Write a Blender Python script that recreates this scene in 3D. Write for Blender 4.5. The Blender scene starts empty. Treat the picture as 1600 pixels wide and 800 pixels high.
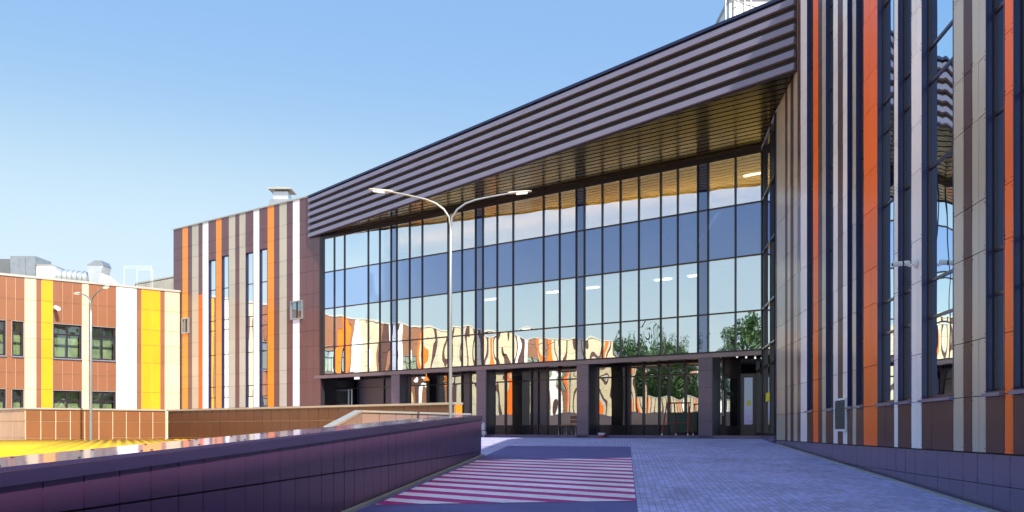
import bpy, bmesh, math, random
from mathutils import Vector
random.seed(7)
R = math.radians
sc = bpy.context.scene
col = sc.collection

# ------------------------------------------------------------------ camera, sky, sun, exposure
EYE = 0.33                                   # eye height above the entrance plaza (the camera stands low on the ramp)
cam = bpy.data.cameras.new("camera"); cam_o = bpy.data.objects.new("camera", cam); col.objects.link(cam_o)
cam_o.location = (0, 0, EYE); cam_o.rotation_euler = (R(90), 0, 0)
cam.sensor_width = 36; cam.lens = 33.75; cam.shift_y = 0.17; cam.clip_start = 0.1; cam.clip_end = 3000
sc.camera = cam_o

SUN_AZ = Vector((0.498, -0.867)).normalized()  # horizontal direction towards the sun
SUN_EL = R(41)
w = bpy.data.worlds.new("World"); sc.world = w; w.use_nodes = True
nt = w.node_tree
bg = nt.nodes["Background"]
sky = nt.nodes.new("ShaderNodeTexSky"); sky.sky_type = 'NISHITA'; sky.sun_disc = False
sky.sun_elevation = SUN_EL; sky.sun_rotation = math.atan2(SUN_AZ.x, SUN_AZ.y)
sky.air_density = 1.0; sky.dust_density = 1.2; sky.ozone_density = 2.5
# the photograph's soft sky: highlights near the horizon rolled off channel by channel
sc1 = nt.nodes.new("ShaderNodeVectorMath"); sc1.operation = 'SCALE'; sc1.inputs["Scale"].default_value = 0.11
cv = nt.nodes.new("ShaderNodeRGBCurve")
for ch, pts in enumerate((((0, 0), (.075, .105), (.147, .112), (.28, .235), (.5, .31), (.8, .5), (1, .7)),
                          ((0, 0), (.12, .185), (.246, .198), (.44, .31), (.62, .355), (.88, .52), (1, .65)),
                          ((0, 0), (.23, .318), (.42, .335), (.65, .365), (.75, .40), (.9, .55), (1, .62)))):
    c = cv.mapping.curves[ch]
    c.points[0].location = pts[0]; c.points[1].location = pts[-1]
    for p in pts[1:-1]: c.points.new(*p)
cv.mapping.update()
sc2 = nt.nodes.new("ShaderNodeVectorMath"); sc2.operation = 'SCALE'; sc2.inputs["Scale"].default_value = 10
nt.links.new(sky.outputs[0], sc1.inputs[0]); nt.links.new(sc1.outputs[0], cv.inputs[1]); nt.links.new(cv.outputs[0], sc2.inputs[0])
nt.links.new(sc2.outputs[0], bg.inputs[0]); bg.inputs[1].default_value = 0.1
sun = bpy.data.lights.new("sun", 'SUN'); sun_o = bpy.data.objects.new("sun", sun); col.objects.link(sun_o)
sun.energy = 2.9; sun.angle = R(0.53); sun.color = (1.0, 0.93, 0.82)
sd = Vector((SUN_AZ.x * math.cos(SUN_EL), SUN_AZ.y * math.cos(SUN_EL), math.sin(SUN_EL)))
sun_o.rotation_euler = sd.to_track_quat('Z', 'Y').to_euler(); sun_o.location = (30, -10, 60)
sc.view_settings.view_transform = 'Standard'; sc.view_settings.look = 'None'
sc.view_settings.exposure = 1.42; sc.view_settings.gamma = 1.0; sc.view_settings.use_curve_mapping = False
sc.cycles.max_bounces = 8; sc.cycles.glossy_bounces = 5; sc.cycles.transparent_max_bounces = 8
sc.cycles.sample_clamp_indirect = 6

# ------------------------------------------------------------------ materials
def lin(c):
    return tuple(((v / 255) / 12.92 if v / 255 <= 0.04045 else ((v / 255 + 0.055) / 1.055) ** 2.4) for v in c)
def base_mat(name):
    m = bpy.data.materials.new(name); m.use_nodes = True
    return m, m.node_tree, m.node_tree.nodes["Principled BSDF"]
def mat(name, c, rough=0.5, metal=0.0, coat=0.0, coat_rough=0.1, var=0.08, vscale=1.2, bump=0.0, bscale=1.0, bdist=0.01, ior=1.5, emit=0):
    m, t, b = base_mat(name)
    c = lin(c)
    b.inputs["Roughness"].default_value = rough; b.inputs["Metallic"].default_value = metal
    b.inputs["Coat Weight"].default_value = coat; b.inputs["Coat Roughness"].default_value = coat_rough
    b.inputs["IOR"].default_value = ior
    tc = t.nodes.new("ShaderNodeTexCoord")
    n = t.nodes.new("ShaderNodeTexNoise"); n.inputs["Scale"].default_value = vscale; n.inputs["Detail"].default_value = 6
    t.links.new(tc.outputs["Object"], n.inputs["Vector"])
    r = t.nodes.new("ShaderNodeMapRange"); r.inputs[1].default_value = 0.3; r.inputs[2].default_value = 0.7
    r.inputs[3].default_value = 1 - var; r.inputs[4].default_value = 1 + var
    t.links.new(n.outputs[0], r.inputs[0])
    # each separate panel or leaf gets a slightly different tone
    g = t.nodes.new("ShaderNodeNewGeometry"); r2 = t.nodes.new("ShaderNodeMapRange")
    r2.inputs[3].default_value = 1 - var * .7; r2.inputs[4].default_value = 1 + var * .7
    t.links.new(g.outputs["Random Per Island"], r2.inputs[0])
    mu = t.nodes.new("ShaderNodeMath"); mu.operation = 'MULTIPLY'
    t.links.new(r.outputs[0], mu.inputs[0]); t.links.new(r2.outputs[0], mu.inputs[1])
    v = t.nodes.new("ShaderNodeVectorMath"); v.operation = 'SCALE'; v.inputs[0].default_value = c
    t.links.new(mu.outputs[0], v.inputs["Scale"]); t.links.new(v.outputs[0], b.inputs["Base Color"])
    if bump:
        n2 = t.nodes.new("ShaderNodeTexNoise"); n2.inputs["Scale"].default_value = bscale; n2.inputs["Detail"].default_value = 2
        t.links.new(tc.outputs["Object"], n2.inputs["Vector"])
        bp = t.nodes.new("ShaderNodeBump"); bp.inputs["Strength"].default_value = bump; bp.inputs["Distance"].default_value = bdist
        t.links.new(n2.outputs[0], bp.inputs["Height"]); t.links.new(bp.outputs[0], b.inputs["Normal"])
        if coat: t.links.new(bp.outputs[0], b.inputs["Coat Normal"])
    if emit:
        b.inputs["Emission Color"].default_value = (*c, 1); b.inputs["Emission Strength"].default_value = emit
    return m
def panel(name, c, coat=0.6, rough=0.38, cr=0.16, var=0.08, ior=1.6):
    return mat(name, c, rough=rough, coat=coat, coat_rough=cr, var=var, vscale=.5, bump=.5, bscale=1.3, bdist=.004, ior=ior)
def glass(name, refl, tint, trans, backing=None, bump=1.0):
    """coated facade glass: mirror layer over a tinted see-through (or opaque enamel) body, with slight roller waves"""
    m, t, b = base_mat(name); t.nodes.remove(b)
    out = t.nodes["Material Output"]
    gl = t.nodes.new("ShaderNodeBsdfGlossy"); gl.inputs["Color"].default_value = (*tint, 1); gl.inputs["Roughness"].default_value = 0.0
    if backing is None:
        tr = t.nodes.new("ShaderNodeBsdfTransparent"); tr.inputs["Color"].default_value = (*trans, 1)
    else:
        tr = t.nodes.new("ShaderNodeBsdfDiffuse"); tr.inputs["Color"].default_value = (*backing, 1)
    mx = t.nodes.new("ShaderNodeMixShader")
    fr = t.nodes.new("ShaderNodeLayerWeight"); fr.inputs[0].default_value = 0.25
    mr = t.nodes.new("ShaderNodeMapRange"); mr.inputs[3].default_value = refl; mr.inputs[4].default_value = 1.0
    t.links.new(fr.outputs["Fresnel"], mr.inputs[0]); t.links.new(mr.outputs[0], mx.inputs[0])
    tc = t.nodes.new("ShaderNodeTexCoord"); mp = t.nodes.new("ShaderNodeMapping"); mp.inputs["Scale"].default_value = (1, 1, .55)
    n = t.nodes.new("ShaderNodeTexNoise"); n.inputs["Scale"].default_value = .9; n.inputs["Detail"].default_value = 1
    bp = t.nodes.new("ShaderNodeBump"); bp.inputs["Strength"].default_value = 1; bp.inputs["Distance"].default_value = 0.010 * bump
    t.links.new(tc.outputs["Object"], mp.inputs[0]); t.links.new(mp.outputs[0], n.inputs["Vector"])
    t.links.new(n.outputs[0], bp.inputs["Height"]); t.links.new(bp.outputs[0], gl.inputs["Normal"])
    t.links.new(tr.outputs[0], mx.inputs[1]); t.links.new(gl.outputs[0], mx.inputs[2]); t.links.new(mx.outputs[0], out.inputs[0])
    return m

M = {}
M['plum'] = panel('plum_brown_panel', (96, 56, 58), coat=.7)
M['brown'] = panel('brown_panel', (80, 50, 46), coat=.12, rough=.5, ior=1.4)
M['white'] = panel('white_panel', (242, 240, 240), coat=.2, ior=1.45)
M['greige'] = panel('grey_beige_panel', (182, 176, 158), coat=.3)
M['orange'] = panel('orange_panel', (255, 112, 0), coat=.12, rough=.45, ior=1.4)
M['amber'] = panel('amber_panel', (250, 138, 0), coat=.6)
M['red_orange'] = panel('red_orange_panel', (236, 88, 22), coat=.6)
M['yellow'] = panel('yellow_panel', (242, 154, 0), coat=.3)
M['cream'] = panel('cream_panel', (200, 184, 152), coat=.2)
M['clay'] = panel('clay_brown_panel', (134, 86, 56), coat=.2)
M['tile'] = panel('glazed_brown_tile', (134, 86, 52), coat=.3, var=.1)
M['tile_shaded'] = panel('shaded_glazed_brown_tile', (92, 58, 40), coat=.3, var=.1)  # same brown tile, with the long parapet's shade put into the colour
M['plinth'] = panel('plinth_panel', (86, 74, 104), coat=.5)
M['backing'] = mat('dark_subframe', (34, 28, 32), .7)
M['seam_pale'] = mat('pale_seam', (214, 190, 160), .7)
M['navy'] = mat('navy_aluminium', (34, 42, 88), .35, metal=.2, coat=.4)
M['frame'] = mat('dark_window_frame', (44, 34, 44), .35, metal=.2, coat=.3)
M['mull'] = mat('black_brown_mullion', (30, 26, 34), .35, metal=.2, coat=.3)
M['sill'] = mat('grey_blue_sill', (120, 128, 160), .35, metal=.6)
M['flash'] = mat('pale_metal_flashing', (190, 188, 180), .4, metal=.5)
M['capnavy'] = mat('navy_metal_coping', (50, 56, 90), .35, metal=.3)
M['slat'] = mat('lilac_grey_slat', (130, 127, 148), .45, metal=.15, coat=.0, var=.05)
M['slatback'] = mat('maroon_slat_backing', (22, 10, 15), .6)
M['darkcol'] = panel('black_or_shaded_column_panel', (40, 40, 58), coat=.4)  # dark column covers; on pillar sides the colour holds their shade
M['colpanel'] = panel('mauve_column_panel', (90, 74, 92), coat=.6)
M['beige'] = mat('beige_interior', (226, 200, 130), .8)
M['ceil'] = mat('white_interior_ceiling', (225, 220, 205), .8)
M['teal'] = mat('teal_interior', (52, 130, 134), .7)
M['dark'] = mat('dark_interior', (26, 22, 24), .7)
M['added_uplamp'] = mat('added_warm_uplight', (255, 206, 120), .5, emit=8)  # glow of the unseen lamps added on the top floor
M['lamp_emit'] = mat('lit_ceiling_panel', (255, 246, 225), .5, emit=3.5)
M['steel'] = mat('galvanised_steel', (176, 180, 184), .35, metal=.8, var=.12, vscale=3)
M['duct'] = mat('silver_duct', (214, 218, 220), .3, metal=.7, var=.1)
M['pole'] = mat('grey_lamp_pole', (150, 156, 160), .35, metal=.5)
M['whiteplastic'] = mat('white_plastic', (228, 230, 228), .4)
M['blackplastic'] = mat('black_plastic', (24, 24, 28), .4)
M['concrete'] = mat('grey_concrete', (150, 150, 142), .8, var=.15, vscale=2)
M['cap'] = mat('glossy_lilac_coping', (120, 106, 150), .22, metal=.7, coat=.5, coat_rough=.08, var=.05, bump=.6, bscale=1.1, bdist=.01)
M['capside'] = panel('dark_plum_coping_edge', (50, 38, 72), coat=.7)
M['darkwall'] = panel('dark_plum_panel', (84, 52, 86), coat=.15)
M['yroof'] = mat('yellow_corrugated_sheet', (255, 196, 10), .6, ior=1.3)
M['rust'] = mat('red_painted_metal', (150, 50, 30), .5)
M['wood'] = mat('brown_wood_slat', (120, 76, 42), .5)
M['green'] = mat('dark_green_board', (28, 58, 44), .5)
M['amberlamp'] = mat('orange_lamp_shade', (210, 120, 40), .5, emit=.6)
M['bark'] = mat('bark', (86, 70, 56), .9, var=.2)
M['bulb'] = mat('white_light_fitting', (250, 248, 235), .5, emit=.4)
M['headgrey'] = mat('pale_grey_lamp_housing', (186, 188, 184), .4)
M['sticker'] = mat('yellow_sticker', (240, 225, 40), .5)
M['glass'] = glass('vision_glass', .78, (.95, 1.0, 1.0), (.55, .64, .66))
M['spandrel'] = glass('spandrel_glass', .34, (.62, .74, 1.0), (0, 0, 0), backing=(.07, .11, .26), bump=.5)
M['colglass'] = glass('column_cover_glass', .30, (.62, .72, .95), (0, 0, 0), backing=(.025, .03, .09), bump=.7)
M['wglass'] = glass('window_glass', .36, (.78, .90, .97), (.6, .74, .72), bump=.8)
M['blindgreen'] = mat('pale_green_curtain', (150, 164, 120), .8, var=.35, vscale=1.5)
M['bglass'] = glass('school_window_glass', .25, (.85, .95, .97), (.85, .92, .88), bump=.8)
M['gglass'] = glass('shopfront_glass', .50, (.90, .96, .94), (.4, .5, .5), bump=1.1)

def leaf_mat():
    m, t, b = base_mat('leaves'); b.inputs["Roughness"].default_value = .6
    g = t.nodes.new("ShaderNodeNewGeometry"); cr = t.nodes.new("ShaderNodeValToRGB")
    cr.color_ramp.elements[0].color = (.02, .06, .012, 1); cr.color_ramp.elements[1].color = (.08, .17, .035, 1)
    t.links.new(g.outputs["Random Per Island"], cr.inputs[0]); t.links.new(cr.outputs[0], b.inputs["Base Color"])
    return m
M['leaf'] = leaf_mat()

def soffit_mat(name, c, u, width, rough=.22):
    """linear metal ceiling: narrow planks along direction u, with shadow gaps"""
    m, t, b = base_mat(name)
    b.inputs["Roughness"].default_value = rough; b.inputs["Coat Weight"].default_value = .1; b.inputs["Coat Roughness"].default_value = .12
    b.inputs["IOR"].default_value = 1.3; b.inputs["Specular IOR Level"].default_value = .22
    tc = t.nodes.new("ShaderNodeTexCoord"); d = t.nodes.new("ShaderNodeVectorMath"); d.operation = 'DOT_PRODUCT'
    d.inputs[1].default_value = (u[1] / width, -u[0] / width, 0)
    t.links.new(tc.outputs["Object"], d.inputs[0])
    fr = t.nodes.new("ShaderNodeMath"); fr.operation = 'FRACT'; t.links.new(d.outputs["Value"], fr.inputs[0])
    lt = t.nodes.new("ShaderNodeMath"); lt.operation = 'LESS_THAN'; lt.inputs[1].default_value = .2; t.links.new(fr.outputs[0], lt.inputs[0])
    fl = t.nodes.new("ShaderNodeMath"); fl.operation = 'FLOOR'; t.links.new(d.outputs["Value"], fl.inputs[0])
    wn = t.nodes.new("ShaderNodeTexWhiteNoise"); wn.noise_dimensions = '1D'; t.links.new(fl.outputs[0], wn.inputs["W"])
    r = t.nodes.new("ShaderNodeMapRange"); r.inputs[3].default_value = .85; r.inputs[4].default_value = 1.12; t.links.new(wn.outputs[0], r.inputs[0])
    v = t.nodes.new("ShaderNodeVectorMath"); v.operation = 'SCALE'; v.inputs[0].default_value = lin(c); t.links.new(r.outputs[0], v.inputs["Scale"])
    mx = t.nodes.new("ShaderNodeMix"); mx.data_type = 'RGBA'; mx.inputs[7].default_value = (*[x * .15 for x in lin(c)], 1)
    t.links.new(lt.outputs[0], mx.inputs[0]); t.links.new(v.outputs[0], mx.inputs[6]); t.links.new(mx.outputs[2], b.inputs["Base Color"])
    sp = t.nodes.new("ShaderNodeMapRange"); sp.inputs[3].default_value = .14; sp.inputs[4].default_value = 0.0
    t.links.new(lt.outputs[0], sp.inputs[0]); t.links.new(sp.outputs[0], b.inputs["Specular IOR Level"])
    cw = t.nodes.new("ShaderNodeMapRange"); cw.inputs[3].default_value = .08; cw.inputs[4].default_value = 0.0
    t.links.new(lt.outputs[0], cw.inputs[0]); t.links.new(cw.outputs[0], b.inputs["Coat Weight"])
    return m

def ground_mat(name, c, kind, wear=0):
    m, t, b = base_mat(name); c = lin(c)
    tc = t.nodes.new("ShaderNodeTexCoord")
    if kind == 'paving':
        mp = t.nodes.new("ShaderNodeMapping"); mp.inputs["Rotation"].default_value = (0, 0, R(-83.5 + 0))
        t.links.new(tc.outputs["Object"], mp.inputs[0])
        br = t.nodes.new("ShaderNodeTexBrick"); br.inputs["Scale"].default_value = 1
        br.inputs["Brick Width"].default_value = .2; br.inputs["Row Height"].default_value = .1
        br.inputs["Mortar Size"].default_value = .006; br.inputs["Mortar Smooth"].default_value = .3; br.inputs["Bias"].default_value = 0
        br.inputs["Color1"].default_value = (*[x * .82 for x in c], 1); br.inputs["Color2"].default_value = (*[x * 1.2 for x in c], 1)
        br.inputs["Mortar"].default_value = (*[x * .5 for x in c], 1)
        t.links.new(mp.outputs[0], br.inputs["Vector"])
        col_out = br.outputs["Color"]
        bp = t.nodes.new("ShaderNodeBump"); bp.inputs["Strength"].default_value = .6; bp.inputs["Distance"].default_value = .004; bp.invert = True
        t.links.new(br.outputs["Fac"], bp.inputs["Height"]); t.links.new(bp.outputs[0], b.inputs["Normal"])
    else:
        n0 = t.nodes.new("ShaderNodeTexNoise"); n0.inputs["Scale"].default_value = 60; n0.inputs["Detail"].default_value = 4
        t.links.new(tc.outputs["Object"], n0.inputs["Vector"])
        r0 = t.nodes.new("ShaderNodeMapRange"); r0.inputs[1].default_value = .3; r0.inputs[2].default_value = .7; r0.inputs[3].default_value = .7; r0.inputs[4].default_value = 1.3
        t.links.new(n0.outputs[0], r0.inputs[0])
        v0 = t.nodes.new("ShaderNodeVectorMath"); v0.operation = 'SCALE'; v0.inputs[0].default_value = c; t.links.new(r0.outputs[0], v0.inputs["Scale"])
        col_out = v0.outputs[0]
        bp = t.nodes.new("ShaderNodeBump"); bp.inputs["Strength"].default_value = .3; bp.inputs["Distance"].default_value = .003
        t.links.new(n0.outputs[0], bp.inputs["Height"]); t.links.new(bp.outputs[0], b.inputs["Normal"])
    if wear:
        nw = t.nodes.new("ShaderNodeTexNoise"); nw.inputs["Scale"].default_value = 5; nw.inputs["Detail"].default_value = 12; nw.inputs["Roughness"].default_value = .75
        t.links.new(tc.outputs["Object"], nw.inputs["Vector"])
        rw_ = t.nodes.new("ShaderNodeMapRange"); rw_.inputs[1].default_value = .58; rw_.inputs[2].default_value = .68; rw_.inputs[4].default_value = wear
        t.links.new(nw.outputs[0], rw_.inputs[0])
        mw = t.nodes.new("ShaderNodeMix"); mw.data_type = 'RGBA'; mw.inputs[7].default_value = (*lin((94, 88, 150)), 1)
        t.links.new(rw_.outputs[0], mw.inputs[0]); t.links.new(col_out, mw.inputs[6]); col_out = mw.outputs[2]
    n = t.nodes.new("ShaderNodeTexNoise"); n.inputs["Scale"].default_value = .8; n.inputs["Detail"].default_value = 9; n.inputs["Roughness"].default_value = .65
    t.links.new(tc.outputs["Object"], n.inputs["Vector"])
    r = t.nodes.new("ShaderNodeMapRange"); r.inputs[1].default_value = .3; r.inputs[2].default_value = .7; r.inputs[3].default_value = .78; r.inputs[4].default_value = 1.2
    t.links.new(n.outputs[0], r.inputs[0])
    v = t.nodes.new("ShaderNodeVectorMath"); v.operation = 'SCALE'; t.links.new(col_out, v.inputs[0]); t.links.new(r.outputs[0], v.inputs["Scale"])
    t.links.new(v.outputs[0], b.inputs["Base Color"]); b.inputs["Roughness"].default_value = .62
    return m
M['paving'] = ground_mat('block_paving', (176, 174, 222), 'paving')
M['asphalt'] = ground_mat('asphalt', (94, 88, 150), 'flat')
M['redpaint'] = ground_mat('magenta_red_paint', (196, 24, 130), 'flat', .5)
M['whitepaint'] = ground_mat('white_paint', (254, 234, 252), 'flat', .4)
M['earth'] = ground_mat('ground', (176, 172, 160), 'flat')

# ------------------------------------------------------------------ helpers
def tag(o, label=None, cat=None, group=None, kind=None):
    if label: o['label'] = label
    if cat: o['category'] = cat
    if group: o['group'] = group
    if kind: o['kind'] = kind
    return o
def thing(name, label, cat, loc=(0, 0, 0), group=None):
    o = bpy.data.objects.new(name, None); o.location = loc; o.empty_display_size = .3; col.objects.link(o)
    return tag(o, label, cat, group)
ROOT_LOC = {}
def world_loc(o):
    p = Vector((0, 0, 0))
    while o is not None: p += o.location; o = o.parent
    return p
class MB:
    """collects world-space solids and links them as ONE mesh object"""
    def __init__(s): s.v = []; s.f = []; s.smooth = []
    def add(s, vs, fs, smooth=False):
        b = len(s.v); s.v += [tuple(v) for v in vs]; s.f += [tuple(i + b for i in f) for f in fs]; s.smooth += [smooth] * len(fs)
    def prism(s, poly, z0, z1):
        n = len(poly); vs = [(x, y, z0) for x, y in poly] + [(x, y, z1) for x, y in poly]
        s.add(vs, [tuple(range(n))[::-1], tuple(range(n, 2 * n))] + [(i, (i + 1) % n, n + (i + 1) % n, n + i) for i in range(n)])
    def hexa(s, p):   # 8 corners: bottom 4, top 4
        s.add(p, [(3, 2, 1, 0), (4, 5, 6, 7), (0, 1, 5, 4), (1, 2, 6, 5), (2, 3, 7, 6), (3, 0, 4, 7)])
    def box(s, x0, x1, y0, y1, z0, z1):
        s.hexa([(x0, y0, z0), (x1, y0, z0), (x1, y1, z0), (x0, y1, z0), (x0, y0, z1), (x1, y0, z1), (x1, y1, z1), (x0, y1, z1)])
    def fbox(s, F, s0, s1, z0, z1, d0, d1):
        P = lambda a, z, d: (*F.at(a, d), z)
        s.hexa([P(s0, z0, d0), P(s1, z0, d0), P(s1, z0, d1), P(s0, z0, d1), P(s0, z1, d0), P(s1, z1, d0), P(s1, z1, d1), P(s0, z1, d1)])
    def tube(s, pts, rad, seg=10, caps=True):
        pts = [Vector(p) for p in pts]
        rr = rad if isinstance(rad, (list, tuple)) else [rad] * len(pts)
        rings = []; up = Vector((0, 0, 1))
        for i, p in enumerate(pts):
            d = (pts[min(i + 1, len(pts) - 1)] - pts[max(i - 1, 0)]).normalized()
            a = d.cross(up)
            if a.length < .05: a = d.cross(Vector((1, 0, 0)))
            a.normalize(); b = d.cross(a).normalized()
            rings.append([p + (a * math.cos(k * 2 * math.pi / seg) + b * math.sin(k * 2 * math.pi / seg)) * rr[i] for k in range(seg)])
        vs = [v for r_ in rings for v in r_]; fs = []
        for i in range(len(pts) - 1):
            for k in range(seg):
                fs.append((i * seg + k, i * seg + (k + 1) % seg, (i + 1) * seg + (k + 1) % seg, (i + 1) * seg + k))
        s.add(vs, fs, True)
        if caps: s.add(rings[0], [tuple(range(seg))]); s.add(rings[-1], [tuple(range(seg))[::-1]])
    def ellipsoid(s, c, r, seg=14, rings=8, axis=None):
        vs = []; fs = []
        for i in range(rings + 1):
            th = math.pi * i / rings
            for k in range(seg):
                ph = 2 * math.pi * k / seg
                vs.append((c[0] + r[0] * math.sin(th) * math.cos(ph), c[1] + r[1] * math.sin(th) * math.sin(ph), c[2] + r[2] * math.cos(th)))
        for i in range(rings):
            for k in range(seg): fs.append((i * seg + k, (i + 1) * seg + k, (i + 1) * seg + (k + 1) % seg, i * seg + (k + 1) % seg))
        s.add(vs, fs, True)
    def pane(s, F, s0, s1, z0, z1, d, amp, n=7):
        """glass sheet bulging by a few millimetres as sealed units do"""
        vs = []; fs = []
        for j in range(n + 1):
            for i in range(n + 1):
                a = 2 * i / n - 1; b = 2 * j / n - 1
                vs.append((*F.at(s0 + (s1 - s0) * i / n, d + amp * (1 - a * a) * (1 - b * b)), z0 + (z1 - z0) * j / n))
        for j in range(n):
            for i in range(n): k = j * (n + 1) + i; fs.append((k, k + 1, k + n + 2, k + n + 1))
        s.add(vs, fs, True)
    def build(s, name, m, parent=None, label=None):
        me = bpy.data.meshes.new(name); off = world_loc(parent) if parent else Vector((0, 0, 0))
        me.from_pydata([tuple(Vector(v) - off) for v in s.v], [], s.f)
        for p, sm in zip(me.polygons, s.smooth): p.use_smooth = sm
        me.materials.append(m)
        bm = bmesh.new(); bm.from_mesh(me); bmesh.ops.recalc_face_normals(bm, faces=bm.faces); bm.to_mesh(me); bm.free()
        o = bpy.data.objects.new(name, me); col.objects.link(o)
        if parent: o.parent = parent
        if label: o['label'] = label
        return o
class Frame:
    """a vertical plane: origin, direction along it (u), outward normal (n), all in plan"""
    def __init__(s, o, u, n):
        s.o = Vector(o); s.u = Vector(u).normalized(); s.n = Vector(n).normalized()
    def at(s, a, d=0):
        p = s.o + s.u * a + s.n * d; return (p.x, p.y)
    def s(s, px):   # the distance along this wall at which the photograph's column px meets it
        k = (px - 800) / 1500
        return -(s.o.x - k * s.o.y) / (s.u.x - k * s.u.y)
def struct(name, mb, m): return tag(mb.build(name, m), kind='structure')

UF = Vector((-.768, .640)); NF = Vector((-.640, -.768))
FAC = Frame((9.31, 35.7), UF, NF)
RW = Frame((8.37, 28.2), (-.1048, -.9945), (-.9945, .1048))
Rj = Vector(RW.at(RW.s(1212)))
_u = (Rj - FAC.o).normalized()
RET = Frame(FAC.o, _u, (_u.y, -_u.x)); RET_L = (Rj - FAC.o).length
L0 = Vector(FAC.at(FAC.s(484)))
CAN = Frame(L0, (.621, -.783), (-.783, -.621))
_den = CAN.u.x * RW.u.y - CAN.u.y * RW.u.x; _d = RW.o - CAN.o
CAN_L = (_d.x * RW.u.y - _d.y * RW.u.x) / _den - .04
E0 = Vector(FAC.at(FAC.s(282), .02))
BW = Frame(E0, (-.751, -.6607), (.6607, -.751))
T_FLOOR = [3.33, 4.80, 6.88, 8.85, 10.68]
H = 13.15
RAMP_Z = 34.6; RAMP_S = .0383
def rz(y): return -RAMP_S * (RAMP_Z - y) if y < RAMP_Z else 0.0
def G(px, py):
    """point of the ramp or plaza seen at a pixel"""
    a = (py - 672) / 1500
    y = (EYE + RAMP_S * RAMP_Z) / (a + RAMP_S)
    if y > RAMP_Z: y = EYE / a
    return Vector(((px - 800) / 1500 * y, y))

def stripe(F, s0, s1, z0, z1, m, name, root, joints, ncol=1, gap=.012, th=.03, d=0.0):
    mb = MB(); js = [z0] + [j for j in joints if z0 + .06 < j < z1 - .06] + [z1]
    if s1 < s0: s0, s1 = s1, s0
    for c in range(ncol):
        a0 = s0 + (s1 - s0) * c / ncol + gap / 2; a1 = s0 + (s1 - s0) * (c + 1) / ncol - gap / 2
        for z_a, z_b in zip(js, js[1:]):
            e = [random.uniform(-.0025, .0025) for _ in range(4)]
            P = lambda a, z, dd: (*F.at(a, dd), z)
            za = z_a + gap / 2; zb = z_b - gap / 2
            mb.hexa([P(a0, za, d - th), P(a1, za, d - th), P(a1, za, d + e[0]), P(a0, za, d + e[1]),
                     P(a0, zb, d - th), P(a1, zb, d - th), P(a1, zb, d + e[2]), P(a0, zb, d + e[3])])
    return mb.build(name, m, root)
def window(F, s0, s1, z0, z1, root, rec=.13, trans=(), mull=(), fw=.05, jamb=None, fm=None, gm=None, sill=True, inner='teal', parts=True):
    if s1 < s0: s0, s1 = s1, s0
    jamb = jamb or M['navy']; fm = fm or M['frame']; gm = gm or M['wglass']
    mb = MB(); t = .02
    mb.fbox(F, s0, s0 + t, z0, z1, -rec - .06, .004); mb.fbox(F, s1 - t, s1, z0, z1, -rec - .06, .004)
    mb.fbox(F, s0 + t, s1 - t, z1 - t, z1, -rec - .06, .002); mb.fbox(F, s0 + t, s1 - t, z0, z0 + t, -rec - .06, .002)
    wobj = mb.build('window', jamb, root)
    fr = MB(); a0, a1 = s0 + t + .001, s1 - t - .001; zz = [z0 + t, z1 - t]
    fr.fbox(F, a0, a0 + fw, zz[0], zz[1], -rec - .05, -rec + .03); fr.fbox(F, a1 - fw, a1, zz[0], zz[1], -rec - .05, -rec + .03)
    for tz in [zz[0] + fw / 2, zz[1] - fw / 2] + list(trans):
        fr.fbox(F, a0 + fw, a1 - fw, tz - fw / 2, tz + fw / 2, -rec - .05, -rec + .026)
    for ms in mull: fr.fbox(F, ms - fw / 2, ms + fw / 2, zz[0] + fw, zz[1] - fw, -rec - .045, -rec + .022)
    fr.build('frame', fm, wobj)
    g = MB(); edges = [zz[0]] + sorted(trans) + [zz[1]]; me = [a0] + sorted(mull) + [a1]
    for z_a, z_b in zip(edges, edges[1:]):
        for m0, m1 in zip(me, me[1:]):
            g.pane(F, m0 + .01, m1 - .01, z_a + .01, z_b - .01, -rec, random.choice((-1, 1)) * random.uniform(.0008, .0025) * min(1.4, m1 - m0), n=5)
    g.build('pane', gm, wobj)
    b = MB(); b.fbox(F, s0 - .001, s1 + .001, z0 - .02, z1 + .02, -rec - .75, -rec - .7); b.build('blind', M[inner], wobj)
    if sill:
        sm = MB(); sm.fbox(F, s0 + .001, s1 - .001, z0 - .05, z0 - .003, -.02, .07); sm.build('sill', M['sill'], wobj)
    return wobj
JB = [.83, 1.67, 2.95, 3.70]
JOINTS = sorted(j + 4.1 * k for j in JB for k in range(-1, 5))

# ------------------------------------------------------------------ ground, ramp, plaza, markings
g = MB(); g.add([(-900, -700, -1.42), (900, -700, -1.42), (900, 1500, -1.42), (-900, 1500, -1.42)], [(0, 1, 2, 3)]); struct('ground', g, M['earth'])
DW = Frame((-.82, 25.5), (-.124, -1), (.992, -.123))       # the dark parapet beside the ramp
def dw_x(y): k = 25.5 - y; return -.82 - .124 * k
def rw_x(y): return 8.37 + .1048 * (y - 28.2)
g = MB()
g.add([(dw_x(-1.6) - .3, -1.6, rz(-1.6)), (rw_x(-1.6) + .5, -1.6, rz(-1.6)), (rw_x(RAMP_Z) + 1.5, RAMP_Z, 0), (dw_x(25.5) - .3, RAMP_Z, 0), (dw_x(25.5) - .3, 25.5, rz(25.5))], [(0, 1, 2, 3, 4)])
struct('ramp_paving', g, M['paving'])
g = MB()
g.add([(-2.0, RAMP_Z - 2.1, rz(RAMP_Z - 2.1)), (-1.12, RAMP_Z - 2.1, rz(RAMP_Z - 2.1)), (-1.12, RAMP_Z, 0), (-2.0, RAMP_Z, 0)], [(0, 1, 2, 3)])
g.add([(-2.0, RAMP_Z, 0), (11.5, RAMP_Z, 0), (13, 40, 0), (-20, 68, 0), (-20, 47.5, 0)], [(0, 1, 2, 3, 4)])
struct('plaza_paving', g, M['paving'])
g = MB()   # asphalt lane
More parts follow.
